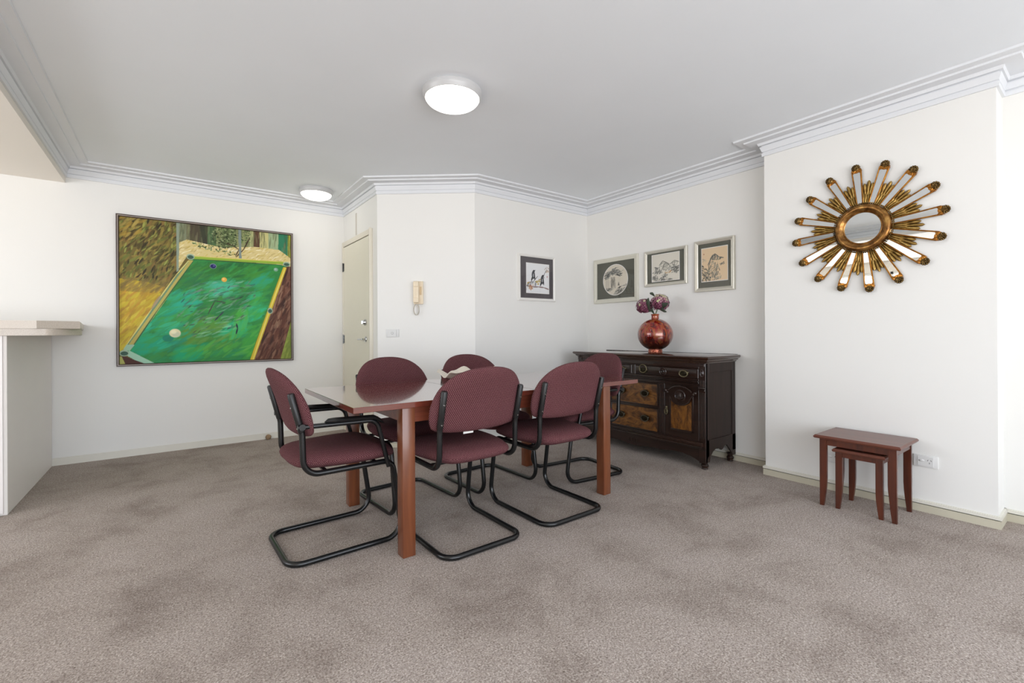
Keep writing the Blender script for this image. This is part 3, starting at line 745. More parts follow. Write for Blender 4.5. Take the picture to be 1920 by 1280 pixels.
def picture(kind, pos, w, h, fw, art, aw, ah, dz, matt, fmat, label, adx=0, disc=False, group=None):
    t = empty('framed_picture', None, 0, label, 'picture', mat=wall_matrix(*pos, kind))
    finish('frame', frame_bm(w, h, [(0, 0), (0, .020), (.003, .024), (fw * .35, .025), (fw * .8, .018), (fw * .86, .020), (fw, .016), (fw, .010)]), fmat, t, smooth=False)
    iw, ih = w - 2 * fw, h - 2 * fw
    bm = BM(); nseg = 48
    if disc: inner = [(adx + aw / 2 * math.cos(2 * PI * k / nseg), dz + ah / 2 * math.sin(2 * PI * k / nseg)) for k in range(nseg)]
    else:
        inner = []
        for k in range(nseg):
            a = k / nseg * 4; s = int(a); f = a - s
            cr = [(-aw / 2, -ah / 2), (aw / 2, -ah / 2), (aw / 2, ah / 2), (-aw / 2, ah / 2)]
            p, q = cr[s], cr[(s + 1) % 4]; inner.append((adx + p[0] + (q[0] - p[0]) * f, dz + p[1] + (q[1] - p[1]) * f))
    if disc:
        outerp = []
        for x, y in inner:
            dx, dy = x - adx, y - dz; s = min((iw / 2 - adx * (1 if dx > 0 else -1)) / (abs(dx) + 1e-9), (ih / 2) / (abs(dy) + 1e-9)); outerp.append((adx + dx * s, max(-ih / 2, min(ih / 2, dz + dy * s))))
        for sx, sy in ((1, 1), (-1, 1), (-1, -1), (1, -1)):
            k = min(range(nseg), key=lambda i: (outerp[i][0] - sx * iw / 2) ** 2 + (outerp[i][1] - sy * ih / 2) ** 2); outerp[k] = (sx * iw / 2, sy * ih / 2)
    else:
        outerp = []
        for k in range(nseg):
            a = k / nseg * 4; s = int(a); f = a - s
            cr = [(-iw / 2, -ih / 2), (iw / 2, -ih / 2), (iw / 2, ih / 2), (-iw / 2, ih / 2)]; p, q = cr[s], cr[(s + 1) % 4]
            outerp.append((p[0] + (q[0] - p[0]) * f, p[1] + (q[1] - p[1]) * f))
    A = [bm.verts.new((*p, .0095)) for p in outerp]; B = [bm.verts.new((*p, .0095)) for p in inner]; C2 = [bm.verts.new((*p, .0072)) for p in inner]
    for k in range(nseg):
        k2 = (k + 1) % nseg; bm.faces.new((A[k], A[k2], B[k2], B[k])); bm.faces.new((B[k], B[k2], C2[k2], C2[k]))
    finish('mount_board', bm, matt, t, smooth=False)
    bm = BM(); 
    rim = [(x + (x - adx) * .012, y + (y - dz) * .012) for x, y in inner]; ri = [(adx + (x - adx) * .975, dz + (y - dz) * .975) for x, y in inner]
    A = [bm.verts.new((*p, .0098)) for p in rim]; B = [bm.verts.new((*p, .0098)) for p in ri]
    for k in range(nseg): k2 = (k + 1) % nseg; bm.faces.new((A[k], A[k2], B[k2], B[k]))
    finish('mount_bevel', bm, M['white_frame'], t, smooth=False)
    a = canvas_mesh('print', art, aw, ah, M['ink'], t, 0, disc); a.location = (adx, dz, .008)
    bm = BM(); box(bm, -iw / 2, iw / 2, -ih / 2, ih / 2, .0115, .0135)
    finish('glass', bm, M['glass'], t, smooth=False)
    return t
picture('far', (3.108, 3.745, 1.680), .505, .485, .028, ink_birds(), .315, .315, -.004, M['mat_purple'], M['white_frame'], 'white framed ink picture of two black birds on a branch', adx=.012)
picture('right', (3.878, 3.322, 1.670), .612, .492, .046, mountains(3, 'd6cebd', None, 'round'), .345, .335, .002, M['mat_grey'], M['cream_frame'], 'cream framed landscape in a round mount, left above the sideboard', disc=True)
picture('right', (3.878, 2.693, 1.735), .478, .355, .030, mountains(5, 'dad5c8', None, 'wide'), .312, .268, 0, M['mat_grey'], M['silver_frame'], 'small silver framed wide ink landscape directly above the flowers')
picture('right', (3.878, 2.190, 1.695), .374, .462, .034, mountains(8, 'e0c6a2', None, 'tall'), .246, .302, .008, M['mat_grey'], M['silver_frame'], 'silver framed upright mountain picture on peach paper')

# ------------------------------------------------------------------ sunburst mirror
sm = wall_matrix(3.674, 1.04, 1.778, 'right')
t = empty('sunburst_mirror', None, 0, 'round gilt sunburst mirror with sixteen mirrored rays', 'mirror', mat=sm)
bm = BM(); lathe(bm, [(.098, .028), (.100, .034), (.104, .036), (.107, .034), (.112, .040), (.122, .049), (.134, .052), (.145, .048), (.152, .040), (.155, .030), (.155, .004)], 96)
finish('ring_frame', bm, M['gold_ring'], t)
bm = BM(); lathe(bm, [(0, .030), (.099, .030)], 72)
finish('mirror_glass', bm, M['mirror'], t)
bm = BM()
for k in range(88):
    a = 2 * PI * k / 88; bmesh.ops.create_icosphere(bm, subdivisions=1, radius=.0058, matrix=Matrix.Translation((.1605 * math.cos(a), .1605 * math.sin(a), .035)))
finish('beading', bm, M['gold_dark'], t)
def loft_blob(bm, p0, p1, w, hgt, n=6, seg=8, curve=0, tip=.25, club=False):
    """leaf-like half tube from p0 to p1 in the XY plane"""
    p0, p1 = Vector(p0), Vector(p1); d = p1 - p0; L = d.length; d.normalize(); s = Vector((-d.y, d.x, 0)); rows = []
    for i in range(n + 1):
        f = i / n; ww = w * (tip + (1 - tip) * math.sin(PI * min(1, f * .85 + .2))) if f < 1 else w * .18
        if club: ww = w * (.45 + .55 * min(1, f / .75)) * (max(0, 1 - ((f - .78) / .22) ** 2) ** .5 if f > .78 else 1) + .0006
        c = p0 + d * L * f + Vector((0, 0, curve * f * f)); hh = hgt * (.6 + .4 * math.sin(PI * f)) if f < 1 else hgt * .5
        rows.append([bm.verts.new(c + s * ww * math.cos(PI * k / seg) + Vector((0, 0, hh * math.sin(PI * k / seg) ** .8))) for k in range(seg + 1)])
    for a, b in zip(rows, rows[1:]):
        for k in range(seg): bm.faces.new((a[k], a[k + 1], b[k + 1], b[k]))
    bm.faces.new(rows[-1])
def ray_meshes():
    bm = BM(); r0, r1 = .138, .385; w0, w1 = .015, .0255
    prism(bm, [(r0, -w0), (r1, -w1), (r1, w1), (r0, w0)], 2, .006, .0225)
    for s in (-1, 1):
        tube(bm, [(r0, s * w0, .0235), (r1, s * w1, .0235)], .0036, 8)
    prism(bm, [(r1 - .002, -w1 - .003), (r1 + .014, -w1 + .002), (r1 + .024, -.012), (r1 + .024, .012), (r1 + .014, w1 - .002), (r1 - .002, w1 + .003)], 2, .006, .024)
    for s in (-1, 1): loft_blob(bm, (r1 + .010, 0, .022), (r1 - .020, s * .021, .022), .0055, .008, n=5)
    fr = bm
    bm = BM(); r0b, r1b = .142, .372; box_pts = [(r0b, -.011), (r1b, -.0195), (r1b - .004, 0), (r1b, .0195), (r0b, .011)]
    prism(bm, box_pts, 2, .0226, .0245); mir = bm
    bm = BM()
    rg = random.Random(5)
    bmesh.ops.create_icosphere(bm, subdivisions=2, radius=1, matrix=Matrix.Translation((.402, 0, .022)) @ Matrix.Diagonal((.021, .021, .013, 1)))
    for k in range(8):
        a = math.radians(-105 + 30 * k); d = Vector((math.cos(a), math.sin(a), 0)); c0 = Vector((.400, 0, .022))
        p = c0 + d * .009; q = c0 + d * .025 + Vector((.003, 0, 0)); loft_blob(bm, p, q, .0058, .013, n=6, seg=6, curve=.003, club=True)
    for k in range(5):
        a = math.radians(-80 + 40 * k); d = Vector((math.cos(a), math.sin(a), 0)); c0 = Vector((.396, 0, .031))
        loft_blob(bm, c0, c0 + d * .016 + Vector((.003, 0, 0)), .0048, .010, n=6, seg=6, curve=.004, club=True)
    return fr, mir, bm
def feather_bm():
    bm = BM()
    for k in range(5):
        a = math.radians(-7.4 + 3.7 * k); l = [.272, .292, .310, .292, .272][k]; e = [-1.6, -1.15, 1, 1.15, 1.6][k]
        loft_blob(bm, (.205 * math.cos(a * .8), .205 * math.sin(a * .8), .004), (l * math.cos(a * 1.05), l * math.sin(a * 1.22), .004), .0098, .011, n=10, curve=.007, club=True)
    for k in range(4):
        a = math.radians(-5.6 + 3.73 * k); loft_blob(bm, (.148 * math.cos(a), .148 * math.sin(a), .006), (.228 * math.cos(a * 1.05), .228 * math.sin(a * 1.05), .008), .0080, .012, n=8, club=True)
    prism(bm, [(.15, -.018), (.27, -.032), (.27, .032), (.15, .018)], 2, .001, .004)
    return bm
fr, mir, tip = ray_meshes()
first = finish('ray', fr, M['gold'], t); fm = finish('mirror_strip', mir, M['mirror'], first, smooth=False); ft = finish('tip_carving', tip, M['gold_dark'], first)
ff = finish('feather', feather_bm(), M['gold_leaf'], t)
for k in range(16):
    a = math.radians(90 - 17.5 - 22.5 * k)
    if k == 0: r_, f_ = first, ff
    else:
        r_ = first.copy(); col.objects.link(r_); r_.parent = t
        for ch in (fm, ft):
            c = ch.copy(); col.objects.link(c); c.parent = r_
        f_ = ff.copy(); col.objects.link(f_); f_.parent = t
    r_.rotation_euler = (0, 0, a); f_.rotation_euler = (0, 0, a + math.radians(11.25))

# ------------------------------------------------------------------ sideboard
SY = 2.708   # centre along the wall
sb = empty('sideboard', (3.64, SY, 0), 0, 'dark carved antique sideboard with burl walnut drawers and doors', 'sideboard')
FX = -.24   # front plane in local x (faces -x)
hl = .708   # half length of the body
def moulding(bm, prof, x0, xb, y0, y1, mi=0):
    """prof (outset, z); runs round left side, front, right side of rectangle"""
    rows = []
    for d, z in prof: rows.append([bm.verts.new(c) for c in ((xb, y0 - d, z), (x0 - d, y0 - d, z), (x0 - d, y1 + d, z), (xb, y1 + d, z))])
    for a, b in zip(rows, rows[1:]):
        for k in range(3): bm.faces.new((a[k], a[k + 1], b[k + 1], b[k])).material_index = mi
    return rows
bm = BM()
box(bm, FX + .012, .215, -hl + .012, hl - .012, .165, .86)
finish('carcass', bm, M['sb_dark'], sb)
bm = BM()
rows = moulding(bm, [(-.01, .846), (.004, .848), (.008, .858), (.020, .866), (.024, .876), (.034, .880), (.042, .888), (.044, .896), (.040, .904), (.034, .907)], FX, .222, -hl, hl)
bm.faces.new((rows[-1][0], rows[-1][1], rows[-1][2], rows[-1][3])); bm.faces.new([r[0] for r in rows]); bm.faces.new([r[3] for r in rows])
bm.faces.new((rows[0][0], rows[0][1], rows[0][2], rows[0][3]))
finish('top', bm, M['sb_top'], sb, angle=30)
bm = BM(); box(bm, .205, .222, -hl - .02, hl + .02, .9065, .9105, .001, 1)
finish('back_lip', bm, M['sb_top'], sb)
# side panels
for s in (-1, 1):
    bm = BM(); y0, y1 = sorted((s * (hl - .012), s * hl)); yp0, yp1 = sorted((s * (hl - .02), s * (hl - .006)))
    def sp(x0, x1, z0, z1): box(bm, x0, x1, y0, y1, z0, z1, .002, 1)
    sp(FX, -.195, .10, .85); sp(.165, .215, .10, .85); sp(-.195, .165, .775, .85)
    low = [(FX, .235), (FX, .06), (FX + .05, .06), (FX + .062, .10), (FX + .10, .135), (FX + .14, .152), (FX + .20, .146), (FX + .225, .130), (FX + .25, .135), (FX + .28, .160), (FX + .31, .160), (FX + .345, .13), (FX + .385, .09), (FX + .41, .06), (.215, .06), (.215, .235)]
    prism(bm, low, 1, y0, y1)
    finish('side_frame', bm, M['sb_side'], sb)
    bm = BM(); box(bm, -.2, .17, yp0, yp1, .23, .78); finish('side_panel', bm, M['sb_side'], sb)
# corner pilasters
for s in (-1, 1):
    bm = BM(); yc = s * (hl - .030); a, b = yc - .03, yc + .03
    box(bm, FX - .004, FX + .02, a, b, .05, .85, .002, 1)
    box(bm, FX - .014, FX, a + .004, b - .004, .822, .846, .003, 1)
    # upper block with oval and short reeds
    lathe(bm, [(.017, 0), (.017, -.004), (.014, -.007), (.012, -.005), (.010, -.004), (.006, -.009), (0, -.010)], 24, FX - .004, yc, .768, axis=0, sx=1, sy=2.0)
    for q in (-.014, 0, .014): tube(bm, [(FX - .004, yc + q, .66), (FX - .004, yc + q, .712)], .005, 8)
    box(bm, FX - .018, FX, a + .002, b - .002, .640, .656, .004, 2); box(bm, FX - .012, FX, a + .005, b - .005, .625, .641, .003, 1)
    for q in (-.018, -.006, .006, .018): tube(bm, [(FX - .004, yc + q, .25), (FX - .004, yc + q, .612)], .0045, 8)
    finish('pilaster', bm, M['sb_dark'], sb)
# rails
bm = BM()
box(bm, FX - .006, FX + .02, -hl + .06, hl - .06, .805, .848, .003, 1)
box(bm, FX - .012, FX + .01, -hl + .05, hl - .05, .812, .820, .003, 1)
box(bm, FX - .002, FX + .02, -.019, .019, .72, .81, .003, 1)
for z0, z1, d in ((.705, .722, .004), (.694, .706, .012), (.682, .695, .006), (.660, .683, 0)): box(bm, FX - d, FX + .02, -hl + .06, hl - .06, z0, z1, .003, 1)
finish('frieze_rail', bm, M['sb_dark'], sb)
bm = BM()
for z0, z1, d in ((.212, .222, .004), (.196, .212, .012), (.184, .196, .008), (.168, .184, .022), (.160, .168, .012)): box(bm, FX - d, FX + .02, -hl + .028, hl - .028, z0, z1, .003, 2)
finish('base_moulding', bm, M['sb_dark'], sb)
bm = BM(); pts = []
ap = [(0, .068), (.07, .070), (.14, .080), (.20, .084), (.28, .082), (.34, .092), (.42, .100), (.50, .098), (.57, .086), (.62, .070), (.655, .056), (hl - .02, .052)]
pts = [(-y, z) for y, z in ap[::-1]] + ap[1:] + [(hl - .02, .165), (-hl + .02, .165)]
prism(bm, pts, 0, FX + .002, FX + .020)
for q in (-.05, -.03, -.01, .01, .03, .05): tube(bm, [(FX + .001, q, .098), (FX + .001, q, .128)], .004, 8)
finish('apron', bm, M['sb_dark'], sb)
for y in (-1, 1):
    for x in (FX + .032, .185):
        bm = BM(); lathe(bm, [(0, 0), (.022, 0), (.026, .004), (.024, .008), (.020, .012), (.028, .022), (.030, .032), (.024, .042), (.017, .047), (.024, .053), (.024, .058), (.030, .07)], 24, x, y * (hl - .032))
        finish('foot', bm, M['sb_dark'], sb)
def ring_pull(parent, y, z, up=False, small=False, mat=None):
    """oval back plate with a bail ring, all on the plane x = FX-.008"""
    x = FX - .010; bm = BM(); k = .8 if small else 1
    lathe(bm, [(.034 * k, 0), (.034 * k, -.003), (.030 * k, -.004), (.026 * k, -.002), (.018 * k, -.003), (.010 * k, -.007), (0, -.009)], 32, x, y, z, axis=0, sx=1.25, sy=.85, mi=1)
    for s in (-1, 1): bmesh.ops.create_icosphere(bm, subdivisions=2, radius=.006, matrix=Matrix.Translation((x - .006, y + s * .036 * k, z + .008)))
    cz = z + (.018 if up else -.004); ry, rz = .038 * k, (.036 if up else .026) * k
    ringpts = [(x - .012 - (.004 if not up else 0), y + ry * math.cos(a), cz + rz * math.sin(a)) for a in [2 * PI * q / 28 for q in range(28)]]
    tube(bm, ringpts, .0042, 8, closed=True)
    return finish('handle', bm, [mat or M['brass'], M['brass_dark']], parent)
for s in (-1, 1):       # two long frieze drawers
    y0, y1 = sorted((s * .022, s * .644)); bm = BM()
    box(bm, FX - .004, FX + .01, y0, y1, .724, .803, .003, 1)
    pr_ = [(-.004, .730), (-.010, .738), (-.012, .762), (-.010, .788), (-.004, .796)]
    prism(bm, [(FX + d, z) for d, z in pr_] + [(FX, .796), (FX, .730)], 1, y0 + .01, y1 - .01)
    d = finish('drawer', bm, M['sb_dark'], sb)
    for off, up in ((.118, True), (.524, False)): ring_pull(d, s * off, .762 if not up else .758, up and s < 0)
    bm = BM(); lathe(bm, [(.036, 0), (.036, -.005), (.031, -.009), (.027, -.004), (.020, -.004), (.012, -.012), (.008, -.006), (0, -.010)], 32, FX - .011, s * .321, .762, axis=0)
    for k in range(8):
        a = 2 * PI * k / 8; bmesh.ops.create_icosphere(bm, subdivisions=1, radius=.006, matrix=Matrix.Translation((FX - .016, s * .321 + .019 * math.cos(a), .762 + .019 * math.sin(a))))
    finish('rosette', bm, M['sb_dark'], d)
for z0, z1 in ((.452, .650), (.226, .432)):   # burl drawers
    bm = BM(); box(bm, FX - .002, FX + .01, -.262, .262, z0, z1, .002, 1)
    d = finish('drawer', bm, M['burl'], sb)
    bm = BM()
    for a, b, c, e in ((-.270, -.256, z0 - .006, z1 + .006), (.256, .270, z0 - .006, z1 + .006)): box(bm, FX - .010, FX, a, b, c, e, .004, 2)
    for c in (z0 - .006, z1 - .006): box(bm, FX - .010, FX, -.268, .268, c, c + .012, .004, 2)
    finish('drawer_moulding', bm, M['sb_dark'], d)
    for y in (-.134, .134): ring_pull(d, y, (z0 + z1) / 2 + .008, mat=M['brass_drawer'])
bm = BM(); box(bm, FX - .002, FX + .01, -.30, .30, .431, .447, .002, 1)
for s in (-1, 1):
    box(bm, FX - .004, FX + .01, s * .300 - .030, s * .300 + .030, .222, .662, .002, 1)
    for q in (-.013, 0, .013): tube(bm, [(FX - .004, s * .300 + q, .235), (FX - .004, s * .300 + q, .65)], .0042, 8)
finish('divider', bm, M['sb_dark'], sb)
for s in (-1, 1):     # doors
    yc = s * .491; y0, y1 = yc - .157, yc + .157
    bm = BM(); box(bm, FX - .004, FX + .01, y0, y1, .222, .662, .003, 1)
    d = finish('door', bm, M['sb_dark'], sb)
    bm = BM(); arc = [(yc + .096 * math.cos(math.radians(a)), .560 - .068 * abs(math.sin(math.radians(a)))) for a in range(0, 181, 12)]
    prism(bm, [(yc - .096, .292), (yc + .096, .292), (yc + .096, .56)] + arc[1:-1] + [(yc - .096, .56)], 0, FX - .007, FX - .002)
    finish('burl_panel', bm, M['burl_door'], d)
    bm = BM()
    for a, b in ((yc - .112, yc - .096), (yc + .096, yc + .112)): box(bm, FX - .012, FX, a, b, .276, .60, .004, 2)
    box(bm, FX - .012, FX, yc - .112, yc + .112, .276, .292, .004, 2)
    finish('panel_moulding', bm, M['sb_dark'], d)
    bm = BM(); cx = FX - .006
    crest = [(yc - .150, .610), (yc - .135, .622), (yc - .105, .612), (yc - .085, .628), (yc - .05, .645), (yc, .652), (yc + .05, .645), (yc + .085, .628), (yc + .105, .612), (yc + .135, .622), (yc + .150, .610), (yc + .145, .588), (yc + .115, .580), (yc + .096, .556), (yc + .075, .520), (yc + .04, .500), (yc, .494), (yc - .04, .500), (yc - .075, .520), (yc - .096, .556), (yc - .115, .580), (yc - .145, .588)]
    prism(bm, crest, 0, cx - .016, cx, bev=.003)
    tube(bm, [(cx - .017, p[0], p[1]) for p in crest[2:9]], .006, 8)
    tube(bm, [(cx - .016, p[0], p[1]) for p in crest[13:21]], .004, 8)
    lathe(bm, [(.050, 0), (.050, -.004), (.045, -.008), (.041, -.003), (.03, -.004), (0, -.006)], 32, cx - .015, yc, .572, axis=0)
    for k in range(9):
        a = math.radians(20 + 17.5 * k); q = Vector((cx - .02, yc, .545)); p = q + Vector((0, .042 * math.cos(a), .052 * math.sin(a)))
        tube(bm, [q, (q + p) / 2 + Vector((-.006, 0, 0)), p], [.003, .006, .002], 6)
    for sg in (-1, 1):
        for r0, zz in ((.014, .606), (.010, .594)): bmesh.ops.create_icosphere(bm, subdivisions=2, radius=r0, matrix=Matrix.Translation((cx - .016, yc + sg * (.138 if r0 > .012 else .122), zz)))
    finish('carved_crest', bm, M['sb_dark'], d)
    bm = BM(); ky = yc - s * .140
    box(bm, FX - .010, FX - .004, ky - .008, ky + .008, .415, .470, .003, 2)
    bmesh.ops.create_icosphere(bm, subdivisions=2, radius=.008, matrix=Matrix.Translation((FX - .012, ky, .462)))
    tube(bm, [(FX - .016, ky + .013 * math.sin(a), .425 + .024 * math.cos(a)) for a in [2 * PI * q / 20 for q in range(20)]], .0035, 8, closed=True)
    finish('handle', bm, M['brass'], d)

# ------------------------------------------------------------------ vase with hydrangeas
vs = empty('vase', (3.62, 2.633, .9072), 0, 'round red and bronze lacquered vase on the sideboard', 'vase')
bm = BM(); R = .160; zc = .172; pr_ = [(0, .030)]
for k in range(2, 30):
    a = -PI / 2 + PI * k / 30.5; pr_.append((R * math.cos(a), zc + R * .93 * math.sin(a)))
pr_ += [(.036, .318), (.034, .33), (.034, .345), (.038, .358), (.039, .362), (.033, .362), (.030, .345), (.029, .30)]
lathe(bm, pr_, 64); finish('body', bm, M['vase'], vs, angle=60)
bm = BM(); lathe(bm, [(0, 0), (.064, 0), (.066, .006), (.063, .014), (.064, .026), (.060, .036), (.05, .04)], 48); finish('foot_ring', bm, M['copper'], vs)
def hydrangea(base, head, r, seed, pale, label, leaves):
    rg = random.Random(seed)
    t = empty('hydrangea_stem', (3.62, 2.633, 1.10), 0, label, 'flower', 'hydrangeas in the red vase')
    o = Vector((3.62, 2.633, 1.10)); hd = Vector(head) - o
    bm = BM(); tube(bm, [(0.0, base, .03), (0, base, .17), (hd.x * .5, (base + hd.y) / 2, (.17 + hd.z) / 2), hd - Vector((0, 0, r * .3))], .006, 8)
    finish('stem', bm, M['stem'], t)
    bm = BM(); tone = bm.verts.layers.float.new('tone')
    n = 190
    for k in range(n):
        z = 1 - 2 * (k + .5) / n; ph = k * 2.39996; d = Vector((math.sqrt(1 - z * z) * math.cos(ph), math.sqrt(1 - z * z) * math.sin(ph), z))
        if d.z < -.75: continue
        c = hd + d * r * rg.uniform(.86, 1.04); c.z -= r * .08
        u = d.orthogonal().normalized(); w = d.cross(u); rot = rg.uniform(0, PI / 2); s = rg.uniform(.010, .0145)
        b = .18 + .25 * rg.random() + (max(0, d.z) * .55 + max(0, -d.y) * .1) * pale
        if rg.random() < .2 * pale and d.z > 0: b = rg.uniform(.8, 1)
        cv0 = bm.verts.new(c); cv0[tone] = min(1, b + .25)
        for q in range(4):
            a = rot + q * PI / 2; e = u * math.cos(a) + w * math.sin(a); g = u * -math.sin(a) + w * math.cos(a)
            pts_ = [c + e * s * .55 + g * s * .48 + d * s * .25, c + e * s * 1.15 + g * s * .22 + d * s * .15, c + e * s * 1.15 - g * s * .22 + d * s * .2, c + e * s * .55 - g * s * .48 + d * s * .3]
            vv = [bm.verts.new(p) for p in pts_]
            for x_ in vv: x_[tone] = max(0, min(1, b + rg.uniform(-.06, .06)))
            bm.faces.new([cv0] + vv)
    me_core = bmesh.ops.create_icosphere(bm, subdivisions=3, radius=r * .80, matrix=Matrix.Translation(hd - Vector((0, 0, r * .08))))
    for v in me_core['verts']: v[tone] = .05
    finish('flower_head', bm, M['petal'], t, angle=180)
    for (p, q, wd) in leaves:
        bm = BM(); p = Vector(p) - o; q = Vector(q) - o; d = (q - p); side = d.cross(Vector((1, 0, .3))).normalized(); rows = []
        for i in range(9):
            f = i / 8; c = p + d * f + Vector((-.012 * math.sin(PI * f), 0, .008 * math.sin(PI * f * 1.5))); ww = wd * math.sin(PI * min(1, f * .92 + .04)) ** .8
            rows.append([bm.verts.new(c + side * ww + Vector((-.004, 0, .003))), bm.verts.new(c), bm.verts.new(c - side * ww + Vector((-.004, 0, .003)))])
        for a, b in zip(rows, rows[1:]):
            for k in range(2): bm.faces.new((a[k], a[k + 1], b[k + 1], b[k]))
        lf = finish('leaf', bm, M['leaf'], t); md = lf.modifiers.new('thick', 'SOLIDIFY'); md.thickness = .0016
hydrangea(.004, (3.60, 2.738, 1.350), .074, 3, .45, 'dark pink hydrangea head leaning to the left in the vase', [((3.585, 2.668, 1.29), (3.555, 2.655, 1.425), .020)])
hydrangea(-.006, (3.61, 2.572, 1.378), .080, 9, 1.0, 'larger purple and cream hydrangea head, right and higher in the vase', [((3.60, 2.555, 1.305), (3.55, 2.444, 1.365), .024), ((3.60, 2.56, 1.30), (3.55, 2.458, 1.288), .018), ((3.61, 2.632, 1.26), (3.59, 2.645, 1.335), .012), ((3.60, 2.62, 1.43), (3.58, 2.655, 1.475), .016)])

# ------------------------------------------------------------------ nest of tables
def nest(name, x0, x1, y0, y1, h, ov, lw, label, face_h):
    t = empty(name, ((x0 + x1) / 2, (y0 + y1) / 2, 0), 0, label, 'side table', 'nesting side tables'); cx, cy = (x0 + x1) / 2, (y0 + y1) / 2
    X, Y = (x1 - x0) / 2, (y1 - y0) / 2
    bm = BM(); zz = h
    rows = []
    for d, z in ((-.012, zz - .022), (-.004, zz - .020), (0, zz - .013), (0, zz - .009), (-.007, zz), ):
        rows.append([bm.verts.new((sx * (X + ov + d), sy * (Y + ov + d), z)) for sx, sy in ((-1, -1), (1, -1), (1, 1), (-1, 1))])
    for a, b in zip(rows, rows[1:]):
        for k in range(4): bm.faces.new((a[k], a[(k + 1) % 4], b[(k + 1) % 4], b[k]))
    bm.faces.new(rows[0][::-1]); bm.faces.new(rows[-1]); finish('tabletop', bm, M['nest_wood'], t, smooth=False)
    for sx in (-1, 1):
        for sy in (-1, 1):
            bm = BM(); yo, yi = sy * Y, sy * (Y - lw); zt = h - .022
            # sabre leg: outer edge straight, inner edge tapering and sweeping in toward the foot
            prof_ = [(yo, zt), (yi, zt), (yi, zt * .42), (yi + sy * lw * .06, zt * .30), (yi + sy * lw * .22, zt * .15), (yi + sy * lw * .42, 0), (yo, 0)]
            xo = sx * X; xi = sx * (X - .024)
            prism(bm, prof_, 0, min(xo, xi), max(xo, xi), bev=.002); finish('leg', bm, M['nest_leg'], t)
    bm = BM()
    for sx in (-1, 1):
        a, b = sorted((sx * (X - .004), sx * (X - .018))); 
        if sx == -1 or name == 'nesting_table': box(bm, a, b, -Y + lw, Y - lw, h - .022 - face_h, h - .022, .001, 1)
    for sy in (-1, 1):
        a, b = sorted((sy * (Y - .004), sy * (Y - .018))); box(bm, -X + .024, X - .024, a, b, h - .022 - face_h, h - .022, .001, 1)
    finish('apron', bm, M['nest_leg'], t)
nest('nesting_table', 3.300, 3.615, .787, 1.173, .446, .026, .038, 'taller cherry nesting side table under the sunburst mirror', .040)
nest('nesting_table', 3.308, 3.56, .852, 1.090, .372, .014, .036, 'smaller cherry nesting side table tucked under the taller one', .028)

# ------------------------------------------------------------------ wall plates and intercom
def socket_plate(y, z, label, detailed=True):
    t = empty('power_socket', None, 0, label, 'power socket', mat=wall_matrix(3.674, y, z, 'right'))
    bm = BM(); box(bm, -.0575, .0575, -.037, .037, 0, .008, .003, 2); finish('plate', bm, M['white_plastic'], t)
    bm = BM(); box(bm, -.038, .036, -.028, .030, .008, .0105, .0015, 1); finish('insert', bm, M['white_plastic'], t)
    bm = BM(); lathe(bm, [(.013, 0), (.013, .002), (.010, .004), (0, .005)], 24, -.018, .004, .0105, sy=.55); finish('rocker_switch', bm, M['white_plastic'], t)
    bm = BM()
    for x, yy, a in ((.010, .008, .5), (.025, .008, -.5), (.0175, -.008, 0)):
        v = box(bm, -.0012, .0012, -.0045, .0045, .0100, .0111)
        for q in v: q.co = Matrix.Translation((x, yy, 0)) @ Matrix.Rotation(-a, 4, 'Z') @ q.co
    finish('socket_slots', bm, M['hole'], t)
    return t
socket_plate(.7355, .308, 'white power socket on the wall right of the nesting tables')
socket_plate(1.218, .228, 'white wall plate glimpsed between the legs of the nesting tables')
p = CP + DD * .148
t = empty('light_switch', None, 0, 'white light switch plate on the wall beside the door', 'light switch', mat=wall_matrix(p.x, p.y, 1.104, 'diag'))
bm = BM(); box(bm, -.062, .062, -.039, .039, 0, .010, .003, 2); finish('plate', bm, M['white_plastic'], t)
bm = BM(); box(bm, -.044, .036, -.031, .031, .010, .012, .002, 1); lathe(bm, [(.010, 0), (.010, .003), (.006, .004), (0, .004)], 20, -.002, 0, .012)
finish('rocker', bm, M['white_plastic'], t)
bm = BM(); lathe(bm, [(.0125, 0), (.0125, .0012), (.0105, .0012)], 24, -.002, 0, .012); box(bm, .040, .0412, -.03, .03, .0099, .0108); finish('switch_ring', bm, plain('switch_grey', '9b9b98', .4), t)
p = CP + DD * .404
t = empty('intercom_phone', None, 0, 'beige wall intercom handset with a coiled cord', 'intercom', mat=wall_matrix(p.x, p.y, 1.49, 'diag'))
bm = BM(); box(bm, -.044, .046, -.108, .112, 0, .028, .004, 2); finish('base', bm, M['beige_plastic'], t)
bm = BM(); box(bm, -.042, .012, -.098, .110, .028, .060, .010, 3)
for z0, z1 in ((.055, .108), (-.096, -.045)): box(bm, -.040, .010, z0, z1, .034, .066, .008, 2)
finish('handset', bm, M['beige_plastic'], t)
bm = BM(); box(bm, .018, .036, -.020, .060, .027, .033, .004, 2); finish('call_button', bm, M['beige_dark'], t)
bm = BM(); N_ = 26 * 14; pts_ = []
for k in range(N_ + 1):
    f = k / N_; a = 2 * PI * f; cx_ = .026 * math.sin(a) - .016; cz_ = -.108 - .052 * (1 - math.cos(a)); ph = 2 * PI * 26 * f
    pts_.append((cx_ + .0085 * math.cos(ph) * math.cos(a), cz_ + .0085 * math.cos(ph) * -math.sin(a), .030 + .0085 * math.sin(ph)))
tube(bm, pts_, .0026, 5); finish('coiled_cord', bm, M['cord'], t)

